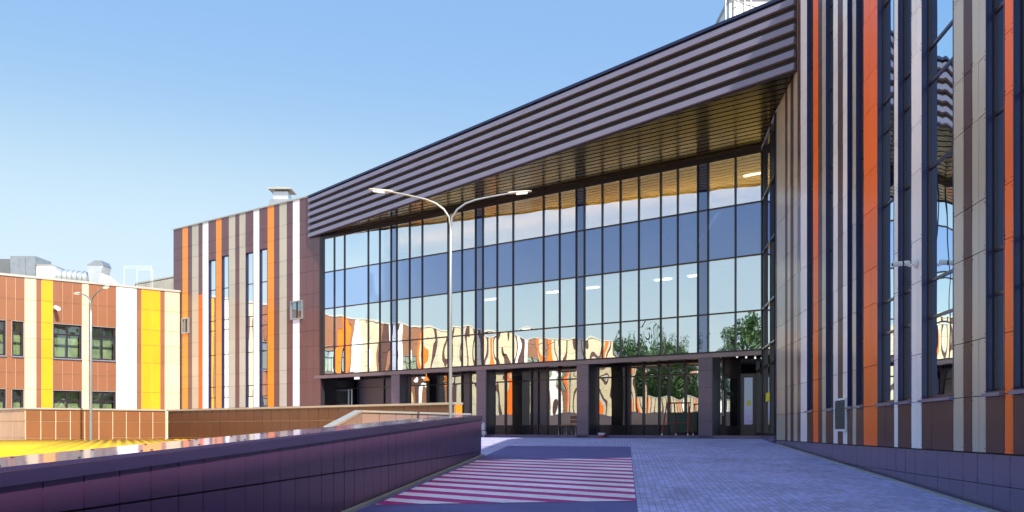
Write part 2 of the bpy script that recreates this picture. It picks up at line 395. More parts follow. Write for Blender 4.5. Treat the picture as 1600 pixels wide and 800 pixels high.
pa = [G(985, 696), G(760, 695)]
BND = Frame(tuple(G(985, 697)), tuple(G(997, 800) - G(985, 697)), (1, .1))
def bnd_x(y): k = (y - BND.o.y) / BND.u.y; return BND.o.x + BND.u.x * k
poly = [(dw_x(-1.5) + .12, -1.5), (bnd_x(-1.5), -1.5), (bnd_x(29.8), 29.8), (dw_x(25.5) + .7, 30.3), (dw_x(25.5) + .12, 25.5)]
g.add([(x, y, rz(y) + .004) for x, y in poly], [tuple(range(5))]); struct('asphalt_lane', g, M['asphalt'])
# striped marking: magenta field with white diagonal bars
field = [G(562, 789.5), G(993.5, 783.5), G(986.5, 716), G(730, 719.5)]
field[0].x = max(field[0].x, dw_x(field[0].y) + .2); field[3].x = max(field[3].x, dw_x(field[3].y) + .2)
g = MB(); g.add([(p.x, p.y, rz(p.y) + .008) for p in field], [(0, 1, 2, 3)]); struct('red_road_marking', g, M['redpaint'])
def clip(poly, clipper):
    out = poly
    for i in range(len(clipper)):
        a = clipper[i]; b = clipper[(i + 1) % len(clipper)]; inp = out; out = []
        side = lambda p: (b.x - a.x) * (p.y - a.y) - (b.y - a.y) * (p.x - a.x)
        for j in range(len(inp)):
            p, q = inp[j], inp[(j + 1) % len(inp)]; sp, sq = side(p), side(q)
            if sp >= 0: out.append(p)
            if (sp >= 0) != (sq >= 0): out.append(p + (q - p) * (sp / (sp - sq)))
        if not out: return []
    return out
Lc = [(1500, 205), (1430, 228), (1350, 250), (1270, 272), (1200, 298), (1130, 325), (1060, 353), (980, 383), (880, 415), (780, 455), (680, 498), (560, 548), (430, 602), (280, 662), (130, 724)]
Rc = [245, 275, 303, 331, 363, 401, 441, 484, 530, 583, 645, 712, 790, 880, 980]
g = MB()
for i in range(len(Lc)):
    l = Vector((540 + Lc[i][0] * .15, 680 + Lc[i][1] * .15)); r_ = Vector((992, 680 + Rc[i] * .15))
    d_ = (r_ - l) / (r_.x - l.x); l2 = l - d_ * 40; r2 = r_ + d_ * 10
    def h(lst, k): k = min(max(k, 0), len(lst) - 2); return (lst[k + 1] - lst[k]) * .15
    hl = h([q[1] for q in Lc], i) * .27; hr = h(Rc, i) * .27
    if l2.x > 985: continue
    quad = [G(l2.x, l2.y + hl), G(r2.x, r2.y + hr), G(r2.x, r2.y - hr), G(l2.x, l2.y - hl)]
    c = clip(quad, field)
    if len(c) > 2: g.add([(p.x, p.y, rz(p.y) + .012) for p in c], [tuple(range(len(c)))])
struct('white_road_marking', g, M['whitepaint'])
g = MB()   # pale kerb strip along the right wing
for y0, y1 in ((-1.5, 8), (8, 16), (16, 24), (24, 31.2)):
    P = lambda y, dx, z: (rw_x(y) - dx, y, rz(y) + z)
    g.hexa([P(y0, .14, -.02), P(y0, .09, -.02), P(y1, .09, -.02), P(y1, .14, -.02), P(y0, .14, .03), P(y0, .09, .03), P(y1, .09, .03), P(y1, .14, .03)])
struct('kerb', g, M['concrete'])

# ------------------------------------------------------------------ glazed entrance building
MULL = [505, 522, 538, 575, 593, 610.6, 619.5, 639.6, 659.3, 699.7, 721.5, 742.7, 754, 776.4, 801.3, 848.8, 874, 900, 912.7, 940.7, 969, 997.7, 1032, 1058.5, 1090, 1106, 1148.8, 1191.5]
NARROW = {610.6, 742.7, 900, 1090}
ent = thing('entrance_building', 'glass fronted three storey entrance building with purple slatted canopy band above the plaza', 'building', (*FAC.at(12), 0))
SM = [FAC.s(p) for p in MULL]
fr = MB()
for i, s_ in enumerate(SM):
    wd = .023 if 0 < i < len(SM) - 1 else .06
    fr.fbox(FAC, s_ - wd, s_ + wd, 3.33, 10.88, -.12, .022)
for z in T_FLOOR:
    for a, b in zip(SM, SM[1:]): fr.fbox(FAC, b + .028, a - .028, z - .028, z + .028, -.11, .018)
ss = FAC.s(500)
fr.fbox(FAC, SM[0] + .061, ss, 3.33, 10.88, -.12, .03)
for a, b in zip(SM, SM[1:]): fr.fbox(FAC, b + .028, a - .028, 10.71, 10.88, -.08, .02)
fr.build('curtain_wall_frame', M['mull'], ent)
for i, (p, a, b) in enumerate(zip(MULL, SM, SM[1:])):
    lo, hi = b + .02, a - .02
    for (z0, z1, sp) in ((3.33, 6.88, 0), (6.88, 8.85, 1), (8.85, 10.68, 0)):
        mb = MB()
        cuts = [z0, 4.80, z1] if z0 < 4 else [z0, z1]
        for c0, c1 in zip(cuts, cuts[1:]):
            wdt = hi - lo
            mb.pane(FAC, lo, hi, c0 + .02, c1 - .02, -.03, random.choice((-1, 1, 1)) * random.uniform(.002, .0048) * (min(wdt, 1.3) ** 1.5), n=8)
        if p in NARROW: mb.build('column_cover', M['colglass'], ent)
        elif sp: mb.build('spandrel_panel', M['spandrel'], ent)
        else: mb.build('window', M['glass'], ent)
# return glazing
fr = MB(); RM = [0.0, RET_L * .22, RET_L * .68, RET_L]
for i, s_ in enumerate(RM): fr.fbox(RET, s_ - (.03 if i else .0) + (.065 if i == 0 else 0), s_ + (.03 if i else .12) - (.06 if i == 3 else 0), .15, 10.88, -.12, .045)
for z in [.2, 2.63] + T_FLOOR:
    for a, b in zip(RM, RM[1:]): fr.fbox(RET, a + (.03 if a else .12), b - (.03 if b < RET_L - .1 else .06), z - .03, z + .03, -.11, .03)
for z in [.2, 2.63]: fr.fbox(RET, -1.74, .065, z - .03, z + .03, -.11, .03)
fr.fbox(RET, -1.8, -1.74, .15, 3.1, -.12, .045)
fr.build('return_glazing_frame', M['mull'], ent)
for a, b in zip([-1.77] + RM, RM):
    if a < 0: rows = [(.2, 2.63, 0), (2.63, 3.1, 0)]
    else: rows = [(.2, 2.63, 0), (2.63, 4.8, 0), (4.8, 6.88, 0), (6.88, 8.85, 1), (8.85, 10.7, 0)]
    for z0, z1, sp in rows:
        mb = MB(); mb.pane(RET, a + .02, b - .02, z0 + .02, z1 - .02, -.03, random.choice((-1, 1)) * .0015)
        mb.build('spandrel_panel' if sp else 'window', M['spandrel'] if sp else M['glass'], ent)
mb = MB(); mb.fbox(RET, -1.8, RET_L - .01, -.05, .15, -.2, .06); mb.build('glazing_plinth', M['plinth'], ent)
# ground floor recess
REC = 1.6
sR0, sR1 = FAC.s(1183), FAC.s(491)
GL = Frame(FAC.at(0, -REC), UF, NF)
mb = MB(); mb.prism([FAC.at(-.35, -.02), FAC.at(sR1, -.02), FAC.at(sR1, -REC - 6), FAC.at(-.9, -REC - 6)], -.3, .12); mb.build('threshold_step', M['plinth'], ent)
mb = MB(); mb.prism([FAC.at(.02, .03), FAC.at(sR1 - .01, .03), FAC.at(sR1 - .01, -.14), FAC.at(.02, -.14)], 3.13, 3.295); mb.build('fascia_trim', mat('mauve_grey_fascia', (128, 116, 118), .35, metal=.5), ent)
mb = MB(); mb.prism([FAC.at(.02, -.145), FAC.at(sR1 - .01, -.145), FAC.at(sR1 - .01, -REC - .3), FAC.at(-.6, -REC - .3)], 3.16, 3.26)
mb.build('ground_floor_soffit', soffit_mat('dark_gloss_ceiling', (58, 50, 40), UF, .3, .18), ent)
GM = [1130, 1105, 1071, 1044.7, 1030, 1005.6, 984, 978, 934, 905, 874, 855.6, 841, 830.6, 790, 772, 735, 722, 700, 684, 668, 640, 617, 600, 560, 525, 502]
GS = [GL.s(p) for p in GM]
fr = MB()
for s_ in GS: fr.fbox(GL, s_ - .035, s_ + .035, .12, 3.16, -.1, .05)
for z in (.53, 2.63, 3.1):
    for a, b in zip(GS, GS[1:]): fr.fbox(GL, a + .036, b - .036, z - .03, z + .03, -.09, .04)
for a, b in zip(GS, GS[1:]): fr.fbox(GL, a + .036, b - .036, .13, .49, -.07, .01)
fr.build('shopfront_frame', M['mull'], ent)
for k, (a, b) in enumerate(zip(GS, GS[1:])):
    mb = MB()
    for z0, z1 in ((.55, 2.61), (2.65, 3.08)):
        mb.pane(GL, a + .02, b - .02, z0, z1, -.02, random.choice((-1, 1, 1)) * random.uniform(.002, .0055) * (min(b - a, 1.2) ** 1.5), n=8)
    dark_ = GM[k] in (855.6, 841, 984, 735, 640, 617, 600)
    mb.build('column_cover' if dark_ else 'window', M['darkcol'] if dark_ else M['gglass'], ent)
# end wall of the recess and a framed opening there
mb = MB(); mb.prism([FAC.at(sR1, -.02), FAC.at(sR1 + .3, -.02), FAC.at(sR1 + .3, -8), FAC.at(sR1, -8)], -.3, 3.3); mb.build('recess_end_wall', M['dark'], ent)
a, b = GL.s(546), GL.s(512)
mb = MB()
for z in (1.15, 1.75, 2.55): mb.fbox(GL, a, b, z - .04, z + .04, .06, .12)
mb.fbox(GL, a - .05, a, .7, 2.59, .06, .12); mb.fbox(GL, b, b + .05, .7, 2.59, .06, .12)
mb.build('service_window_frame', M['steel'], ent)
mb = MB(); mb.tube([(*GL.at(b + .55, .2), 2.95), (*GL.at(b + .5, .25), 2.6), (*GL.at(b + .3, .25), 2.45), (*GL.at(b + .34, .25), 1.9), (*GL.at(b + .38, .25), 1.4)], .022, 8); mb.build('hanging_cable', M['whiteplastic'], ent)
# pillars
for (p0, p1) in ((611, 624), (744, 759), (901, 919), (1091, 1113)):
    a, b = FAC.s(p1), FAC.s(p0); mid = (a + b) / 2; a, b = mid - .31, mid + .31
    mb = MB(); dk = MB()
    zs = [0, .66, 1.32, 1.98, 2.64, 3.13]
    for z0, z1 in zip(zs, zs[1:]): mb.fbox(FAC, a + .03, b, z0 + .006, z1 - .006, -.05, -.02)
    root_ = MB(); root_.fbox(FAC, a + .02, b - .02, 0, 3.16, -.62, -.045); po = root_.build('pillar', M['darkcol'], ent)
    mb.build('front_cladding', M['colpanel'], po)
    dk.fbox(FAC, a - .01, a + .018, .005, 3.13, -.62, -.02); dk.build('shaded_side_cladding', M['darkcol'], po)  # shade of the pillar's side put into its near-black colour
# canopy band
zb = 10.9
can = MB()
P_corner = FAC.o; P_L = Vector(CAN.at(0, 0)); P_R = Vector(CAN.at(CAN_L, 0)); P_j = Rj
can.prism([tuple(P_L), tuple(P_R), (P_j.x - .02, P_j.y), FAC.at(0, .0), FAC.at(0, -12), FAC.at(FAC.s(500), -12), FAC.at(FAC.s(500), -.05)][::1], zb + .05, H - .06)
cano = can.build('canopy', M['slatback'], ent)
per = (H - .06 - zb) / 5.72
for k in range(6):
    z0 = zb + per * k; z1 = min(z0 + per * .53, H - .06); mb = MB()
    P = lambda a, d, z: (*CAN.at(a, d), z)
    mb.hexa([P(.0, .005, z0), P(CAN_L, .005, z0), P(CAN_L, .13, z0), P(0, .13, z0), P(0, .005, z1), P(CAN_L, .005, z1), P(CAN_L, .10, z1), P(0, .10, z1)])
    mb.build('slat', M['slat'], cano)
mb = MB(); mb.fbox(CAN, -.05, CAN_L, H - .055, H + .04, -.5, .12); mb.build('coping', M['capnavy'], cano)
mb = MB(); mb.prism([tuple(P_L), tuple(P_R), (P_j.x - .02, P_j.y), FAC.at(.0, .06), FAC.at(FAC.s(500), .06)], zb - .0, zb + .045)
mb.build('soffit', soffit_mat('olive_plank_soffit', (46, 39, 27), UF, .4), cano)
mb = MB(); mb.fbox(CAN, 0, CAN_L, zb - .05, zb + .0, -.05, .02); mb.build('soffit_edge_trim', M['slatback'], cano)
# interior: slabs, rear wall, lit ceiling panels
mb = MB()
for z0, z1 in ((3.27, 3.6), (6.95, 7.9)): mb.prism([FAC.at(.2, -.2), FAC.at(ss - .1, -.2), FAC.at(ss - .1, -8), FAC.at(-1.5, -8)], z0, z1)
mb.build('floor_slab', M['ceil'], ent)
mb = MB(); mb.fbox(FAC, -2, ss, 7.95, 10.9, -8.2, -6.5); mb.build('interior_wall', M['beige'], ent)
mb = MB(); mb.fbox(FAC, -2, ss, .1, 6.9, -8.2, -6.5); mb.build('interior_wall', mat('blue_grey_interior', (60, 76, 92), .8), ent)
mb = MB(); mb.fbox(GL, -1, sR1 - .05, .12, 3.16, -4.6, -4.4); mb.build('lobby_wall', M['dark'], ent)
for px, fl in ((700, 1), (800, 1), (860, 1), (975, 1), (1030, 1), (1120, 2)):
    s_ = FAC.s(px); z = 6.93 if fl == 1 else 10.81
    mb = MB(); mb.fbox(FAC, s_ - .4, s_ + .4, z - .05, z - .005, -3.2, -3.0); mb.build('ceiling_panel_light', M['lamp_emit'], ent)
for k in range(7):   # unseen lamps added to give the upper glass its warm glow
    s_ = 1.8 + k * 3.4; mb = MB(); mb.fbox(FAC, s_ - 1.6, s_ + 1.6, 9.0, 9.05, -4.2, -3.5); up = mb.build('added_uplighter', M['dark'], ent)
    mb = MB(); mb.fbox(FAC, s_ - 1.55, s_ + 1.55, 9.052, 9.06, -4.15, -3.55); mb.build('added_glow_panel', M['added_uplamp'], up)
mb = MB(); mb.prism([FAC.at(.2, -.25), FAC.at(ss - .1, -.25), FAC.at(ss - .1, -8), FAC.at(-1.5, -8)], 10.82, 10.89); mb.build('ceiling', M['beige'], ent)
for px, d in ((543, -.6), (609, -.5)):
    s_ = FAC.s(px); mb = MB(); mb.fbox(FAC, s_ - .16, s_ + .16, 3.04, 3.155, d - .1, d); mb.build('soffit_light', M['bulb'], ent)
s_ = FAC.s(646); mb = MB(); c_ = FAC.at(s_, -.9); mb.tube([(*c_, 3.16), (*c_, 3.0)], .02); mb.tube([(*c_, 3.0), (*c_, 2.82)], [.05, .17], 14); mb.build('pendant_lamp', M['amberlamp'], ent)
for px in (1146, 1151, 1156):
    s_ = FAC.s(px); c_ = FAC.at(s_, -.3 - (px - 1146) * .1); mb = MB(); mb.tube([(*c_, 3.16), (*c_, 3.10)], .035, 12); mb.build('soffit_spotlight', M['bulb'], ent)
# entrance: closed inner door and open outer door leaf
a, b = GL.s(1157), GL.s(1130)
mb = MB(); mb.fbox(GL, a, a + .1, .12, 2.5, -.06, .04); mb.fbox(GL, b - .1, b, .12, 2.5, -.06, .04); mb.fbox(GL, a + .1, b - .1, 2.4, 2.5, -.06, .04); mb.fbox(GL, a + .1, b - .1, .12, .5, -.05, .03)
mb.fbox(GL, a, b, 2.52, 3.14, -.05, .0)
dr = mb.build('door', M['mull'], ent)
mb = MB(); mb.pane(GL, a + .1, b - .1, .5, 2.4, -.01, .002); mb.build('pane', M['wglass'], dr)
mb = MB(); hx = GL.at(b - .05, .1); mb.tube([(*hx, .9), (*hx, 1.9)], .022, 8); mb.build('handle', M['steel'], dr)
mb = MB(); mb.fbox(GL, a + .3, b - .2, 1.7, 1.85, .01, .016); mb.build('round_notice', M['dark'], dr)
a = GL.s(1158); o_ = Vector(GL.at(a - .02, .05)); tgt = Vector(((1182 - 800) / 1500, 1)) ; 
DL = Frame(o_, (.88, -.47), (-.47, -.88))
ln = DL.s(1181)
mb = MB(); mb.fbox(DL, 0, .12, .13, 2.55, -.03, .03); mb.fbox(DL, ln - .12, ln, .13, 2.55, -.03, .03); mb.fbox(DL, .12, ln - .12, 2.4, 2.55, -.03, .03); mb.fbox(DL, .12, ln - .12, .13, .55, -.03, .03)
dr = mb.build('door', M['mull'], ent)
mb = MB(); mb.pane(DL, .12, ln - .12, .55, 2.4, 0, .001); mb.build('pane', M['colglass'], dr)
mb = MB(); mb.fbox(DL, ln * .42, ln * .62, 1.28, 1.5, .012, .02); mb.build('yellow_notice', M['sticker'], dr)
mb = MB(); mb.fbox(RET, RET_L * .32, RET_L * .62, 1.35, 1.65, .012, .02); mb.build('yellow_notice', M['sticker'], ent)
# service items
mb = MB(); mb.prism([FAC.at(sR1 + .02, -.35), FAC.at(-.1, -12), FAC.at(ss, -12)], H - .05, H - .03); mb.build('roof', M['concrete'], ent)

# ------------------------------------------------------------------ striped block at the left of the glass
blk = thing('striped_block', 'tall block with purple orange white and grey vertical stripes left of the glass facade', 'building', (*FAC.at(33), -1.42))
px2 = lambda u: 260 + u * .5
spec = [(22, 50, 'plum', 2), (50, 67, 'amber', 1), (67, 80, 'plum', 1), (80, 100, 'greige', 1), (100, 113, 'half', 1), (113, 131, 'white', 1), (131, 155, 'win', 10.75, 2),
        (155, 172, 'amber', 1), (172, 195, 'win', 10.85, 2), (195, 215, 'greige', 1), (215, 228, 'plum', 1), (228, 247, 'greige', 1), (247, 272, 'win', 10.75, 2), (272, 290, 'white', 1),
        (290, 316, 'win', 10.8, 2), (316, 336, 'amber', 1), (336, 353, 'plum', 1), (353, 376, 'greige', 1), (376, 395, 'plum', 1), (395, 416, 'white', 1), (416, 481, 'plum', 3)]
NM = {'plum': 'brown_stripe', 'amber': 'orange_stripe', 'orange': 'orange_stripe', 'greige': 'grey_stripe', 'white': 'white_stripe', 'brown': 'brown_stripe', 'cream': 'cream_stripe', 'yellow': 'yellow_stripe', 'clay': 'brown_stripe', 'red_orange': 'orange_stripe'}
back = MB(); zb0 = -1.42
for sp in spec:
    s1_, s0_ = FAC.s(px2(sp[0])), FAC.s(px2(sp[1]))
    k = sp[2]
    if k == 'win':
        zt = sp[3]
        stripe(FAC, s0_, s1_, zt, H, M['plum'], 'brown_stripe', blk, JOINTS, 2)
        stripe(FAC, s0_, s1_, zb0, 1.0, M['plum'], 'brown_stripe', blk, JOINTS, 1)
        window(FAC, s0_ + .02, s1_ - .02, 1.0, zt, blk, rec=.1, trans=[2.3, 2.95, 4.9, 6.4, 7.0, 8.9], fw=.05, gm=M['glass'], sill=False)
        back.fbox(FAC, s0_, s1_, zt + .02, H - .03, -.3, -.035); back.fbox(FAC, s0_, s1_, zb0, .97, -.3, -.035)
        continue
    back.fbox(FAC, s0_, s1_, zb0, H - .03, -.3, -.035)
    if k == 'half':
        stripe(FAC, s0_, s1_, 8.74, H, M['plum'], 'brown_stripe', blk, JOINTS, 1)
        stripe(FAC, s0_, s1_, zb0, 8.74, M['red_orange'], 'orange_stripe', blk, JOINTS, 1)
    else: stripe(FAC, s0_, s1_, zb0, H, M[k], NM[k], blk, JOINTS, sp[3])
sA, sB = FAC.s(500.2), FAC.s(491.2); sC = FAC.s(500.5)
stripe(FAC, sA, sB, 3.14, 10.88, M['plum'], 'brown_stripe', blk, JOINTS, 1)
back.fbox(FAC, sA, sB, 3.14, 10.88, -.3, -.035)
back.fbox(FAC, FAC.s(500.5), FAC.s(272), -1.4, -1.0, -8, -.32)
sE = FAC.s(271)
b2 = MB(); b2.prism([FAC.at(sB + .32, -1.1), FAC.at(sE, -1.1), FAC.at(sE, -14), FAC.at(sB + .32, -14)], -1.42, H - .1)
b2.build('rear_wall', M['brown'], blk); back.build('wall_backing', M['backing'], blk)
stripe(Frame(FAC.at(sE, 0), (.64, .768), (-.768, .64)), .3, 12, -1.42, H, M['plum'], 'brown_stripe', blk, JOINTS, 12)
mb = MB(); mb.fbox(FAC, FAC.s(484.5), sE + .05, H, H + .07, -.45, .05); mb.fbox(FAC, sE - .4, sE + .05, H, H + .07, -14, -.451); mb.build('coping', M['flash'], blk)
for (p0, p1, y0, y1) in ((285.5, 297, 497, 521), (455, 474, 470, 499)):
    s0_, s1_ = FAC.s(p1), FAC.s(p0); Zm = FAC.at((s0_ + s1_) / 2)[1]
    z1_ = EYE + (672 - y0) * Zm / 1500; z0_ = EYE + (672 - y1) * Zm / 1500
    mb = MB(); t = .07
    mb.fbox(FAC, s0_, s0_ + t, z0_, z1_, .006, .09); mb.fbox(FAC, s1_ - t, s1_, z0_, z1_, .006, .09); mb.fbox(FAC, s0_ + t, s1_ - t, z1_ - t, z1_, .006, .09); mb.fbox(FAC, s0_ + t, s1_ - t, z0_, z0_ + t, .006, .09)
    wo = mb.build('window', M['steel'], blk)
    mb = MB(); mb.pane(FAC, s0_ + t, s1_ - t, z0_ + t, z1_ - t, .012, .002); mb.build('pane', M['wglass'], wo)
    mb = MB(); mb.fbox(FAC, (s0_ + s1_) / 2 - .03, (s0_ + s1_) / 2 + .03, z0_ + t, z1_ - t, .02, .05); mb.build('frame', M['frame'], wo)

# ------------------------------------------------------------------ striped wing at the right
HR = 13.4
wing = thing('striped_wing', 'tall wing with orange white brown and grey stripes and deep navy window slots at right', 'building', (*RW.at(6), -1.42))
S = RW.s
specR = [(1213.3, 1226.7, 'greige', 1), (1226.7, 1230.4, 'brown', 1), (1230.4, 1235, 'greige', 1), (1235, 1239.9, 'brown', 1), (1239.9, 1246, 'greige', 1), (1246, 1250.9, 'plum', 1), (1250.9, 1260.9, 'white', 1),
         (1260.9, 1270.6, 'win'), (1270.6, 1278.4, 'orange', 1), (1278.4, 1284.5, 'brown', 1), (1284.5, 1290.3, 'greige', 1), (1290.3, 1302, 'win'), (1302, 1309, 'white', 1), (1309, 1317, 'brown', 1), (1317, 1323.9, 'white', 1),
         (1323.9, 1332, 'win'), (1332, 1337.5, 'greige', 1), (1337.5, 1349.3, 'win'), (1349.3, 1370.8, 'orange', 2), (1370.8, 1397, 'win'), (1397, 1403, 'white', 1), (1403, 1424, 'win'), (1424, 1439.9, 'white', 2),
         (1439.9, 1489.8, 'win'), (1489.8, 1505.5, 'greige', 1), (1505.5, 1519, 'brown', 1), (1519, 1540, 'greige', 2), (1540, 1569.8, 'win'), (1569.8, 1583, 'orange', 1), (1583, 1618, 'win'), (1618, 1640, 'white', 1),
         (1640, 1690, 'brown', 2), (1690, 1720, 'greige', 1), (1720, 1780, 'win'), (1780, 1830, 'orange', 1), (1830, 1930, 'brown', 2), (1930, 2060, 'win'), (2060, 2160, 'white', 1), (2160, 2400, 'brown', 3)]
back = MB(); SILL = .84
TR = [2.28, 2.92, 4.88, 6.36, 6.97, 8.95, 10.4, 11.05, 13.0]
for sp in specR:
    a, b = S(sp[0]), S(sp[1]); k = sp[2]
    if k == 'win':
        ww = b - a; n = max(1, round(ww / .55))
        stripe(RW, a, b, .0, SILL - .02, M['brown'], 'brown_stripe', wing, [], n)
        window(RW, a + .01, b - .01, SILL + .02, HR - .4, wing, rec=.125, trans=TR, fw=.045, sill=True)
        back.fbox(RW, a, b, -.02, SILL - .0, -.3, -.035)
        back.fbox(RW, a, b, HR - .38, HR - .03, -.3, -.035); stripe(RW, a, b, HR - .38, HR, M['brown'], 'brown_stripe', wing, [], 1)
        continue
    stripe(RW, a, b, .0, HR, M[k], NM[k], wing, JOINTS, sp[3]); back.fbox(RW, a, b, -.02, HR - .03, -.3, -.035)
sL, sN = S(1213.3), S(2400)
# plain cladding behind the camera, up to the end of the wing
cur = sN; i = 0
for wd_, k in ((1.2, 'greige'), (1.8, 'brown'), (.6, 'orange'), (2.2, 'brown'), (.8, 'white'), (2.4, 'greige'), (3.2, 'brown'), (.6, 'orange'), (2.5, 'brown'), (2.5, 'greige')):
    stripe(RW, cur, cur + wd_, .0, HR, M[k], NM[k], wing, JOINTS, max(1, round(wd_ / .7))); back.fbox(RW, cur, cur + wd_, -.02, HR - .03, -.3, -.035); cur += wd_
sN = cur
back.fbox(RW, sL - .02, sN, -1.6, -.02, -.3, -.02)
back.build('wall_backing', M['backing'], wing)
mb = MB()
npl = int((sN - sL) / .58)
for c in range(npl):
    a0 = sL + (sN - sL) * c / npl; a1 = sL + (sN - sL) * (c + 1) / npl
    for z0, z1 in ((-.45, -.012), (-1.35, -.45)): 
        e = random.uniform(-.002, .002); mb.fbox(RW, a0 + .005, a1 - .005, z0 + .005, z1 - .005, -.018, .012 + e)
mb.build('plinth', M['plinth'], wing)
rvt = MB()   # exposed rivets of the nearer panels
for sp in specR:
    if sp[2] == 'win' or sp[0] < 1345 or sp[0] > 1640: continue
    a, b = S(sp[0]), S(sp[1]); zz = [0] + JOINTS + [HR]
    for j in [z for z in zz if 0 <= z < 9.5]:
        for aa in (a + .03, b - .03):
            for dz in (.06, -.06):
                if j + dz > 0: rvt.tube([(*RW.at(aa, .001), j + dz), (*RW.at(aa, .006), j + dz)], .008, 6)
for c in range(npl):
    a0 = sL + (sN - sL) * c / npl
    if 8 < a0 < 17:
        for z in (-.06, -.40, -.52): rvt.tube([(*RW.at(a0 + .04, .012), z), (*RW.at(a0 + .04, .018), z)], .008, 6)
rvt.build('rivets', M['blackplastic'], wing)
mb = MB(); mb.prism([RW.at(sL, -.9), RW.at(sN, -.9), RW.at(sN, -16), RW.at(sL - 4, -16)], -1.42, HR - .1); mb.build('rear_wall', M['brown'], wing)
mb = MB(); mb.fbox(RW, sL, sN, HR, HR + .08, -.5, .05); mb.build('coping', M['flash'], wing)
# corner post between the cladding and the return glazing
mb = MB(); mb.fbox(RW, sL - .10, sL - .003, -.1, 10.85, -.2, .02); mb.build('corner_post', M['navy'], wing)
mb = MB(); mb.fbox(RW, sL - .1, sL - .003, 10.96, HR, -.2, .0); mb.build('corner_post', M['brown'], wing)
# louvred air vent
a, b = S(1306.5), S(1324.5); mb = MB()
for (x0, x1, z0, z1) in ((a, a + .05, .3, 1.08), (b - .05, b, .3, 1.08), (a + .05, b - .05, 1.03, 1.08), (a + .05, b - .05, .3, .35)): mb.fbox(RW, x0, x1, z0, z1, .008, .05)
vo = mb.build('air_vent', M['whiteplastic'], wing)
mb = MB(); mb.fbox(RW, a + .05, b - .05, .35, 1.03, .008, .015)
for k in range(11):
    z = .36 + k * .06; P = lambda s_, d, zz: (*RW.at(s_, d), zz)
    mb.hexa([P(a + .05, .04, z), P(b - .05, .04, z), P(b - .05, .048, z), P(a + .05, .048, z), P(a + .05, .016, z + .045), P(b - .05, .016, z + .045), P(b - .05, .024, z + .045), P(a + .05, .024, z + .045)])
mb.build('louvre', M['blackplastic'], vo)

# security camera on the white stripe
sc_ = S(1433); zc = 3.28; P0 = Vector((*RW.at(sc_, 0.01), zc))
cc = thing('security_camera', 'small white bullet security camera on the white stripe of the right wing', 'camera', tuple(P0))
nv = Vector((RW.n.x, RW.n.y, 0)); uv = Vector((RW.u.x, RW.u.y, 0))
mb = MB(); mb.tube([P0 + nv * .0, P0 + nv * .05], .075, 16); mb.build('mount', M['whiteplastic'], cc)
mb = MB(); mb.tube([P0 + nv * .05, P0 + nv * .12 - Vector((0, 0, .03)), P0 + nv * .17], .025, 10); mb.build('bracket', M['whiteplastic'], cc)
ax = (nv * .85 + uv * .2 + Vector((0, 0, -.10))).normalized(); c0 = P0 + nv * .14 + Vector((0, 0, .02))
mb = MB(); mb.tube([c0 - ax * .02, c0, c0 + ax * .28, c0 + ax * .30], [.035, .045, .045, .04], 16); mb.build('body', M['whiteplastic'], cc)
mb = MB(); mb.tube([c0 + ax * .301, c0 + ax * .306], .03, 14); mb.build('lens', M['blackplastic'], cc)
mb = MB(); mb.tube([c0 + ax * .1 + Vector((0, 0, .0)), c0 + ax * .13], .0465, 16); mb.build('band', M['blackplastic'], cc)

# ------------------------------------------------------------------ low brown and cream building at the left
HB = 9.07
bwt = thing('low_school_building', 'two storey brown building with cream white and yellow stripes at far left', 'building', (*BW.at(8), -1.42))
pb = lambda u: u * .5502
specB = [(468, 513, 'cream', 1), (455, 468, 'clay', 1), (402, 455, 'yellow', 2), (388, 402, 'clay', 1), (330, 388, 'white', 1), (252, 330, 'clay', 3, 1), (233, 252, 'cream', 1), (150, 233, 'clay', 3, 1), (118, 150, 'yellow', 1),
         (103, 118, 'clay', 1), (70, 103, 'cream', 1), (18, 70, 'clay', 2, 2), (-60, 18, 'clay', 3, 1)]
back = MB(); dk = MB()
def bay(F, root, s0_, s1_, k, n, wins, wtop, wbot, back, zbase=-1.42):
    if not wins:
        stripe(F, s0_, s1_, zbase, HB, M[k], NM[k], root, [-.4, 1.0, 2.67, 4.5, 5.6, 6.56, 7.8], n, gap=.02); back.fbox(F, s0_, s1_, zbase, HB - .03, -.3, -.035); return
    w0, w1 = wins
    for z0, z1 in ((zbase, wbot[0]), (wbot[1], wtop[0]), (wtop[1], HB)):
        stripe(F, s0_, s1_, z0, z1, M[k], NM[k], root, [7.8, 3.6], n, gap=.02)
        back.fbox(F, s0_, s1_, z0 + .01, z1 - .03, -.3, -.035)
    for z0, z1 in (wbot, wtop):
        if w0 - s0_ > .05: stripe(F, s0_, w0, z0, z1, M[k], NM[k], root, [], 1, gap=.02); back.fbox(F, s0_, w0, z0, z1, -.3, -.035)
        if s1_ - w1 > .05: stripe(F, w1, s1_, z0, z1, M[k], NM[k], root, [], 1, gap=.02); back.fbox(F, w1, s1_, z0, z1, -.3, -.035)
        ww = w1 - w0
        mu = [w0 + ww * .45, w0 + ww * .72] if ww > 2 else ([w0 + ww * .5] if ww > 1 else [])
        window(F, w0, w1, z0, z1, root, rec=.12, trans=[z1 - .62], mull=mu, fw=.09, jamb=M['flash'], fm=M['frame'], inner='blindgreen', gm=M['bglass'])
for sp in specB:
    s0_, s1_ = BW.s(pb(sp[1])), BW.s(pb(sp[0]))
    if sp[0] == 468: s0_ = .02
    wins = None
    if len(sp) > 4:
        wins = {252: (s0_, s1_), 150: (s0_ + .0, s1_), 18: (BW.s(pb(68)), BW.s(pb(33))), -60: (BW.s(pb(18)), BW.s(pb(-20)))}[sp[0]]
        wins = (max(wins[0], s0_), min(wins[1], s1_))
    bay(BW, bwt, s0_, s1_, sp[2], sp[3], wins, (4.52, 6.56), (1.25, 2.67), back)
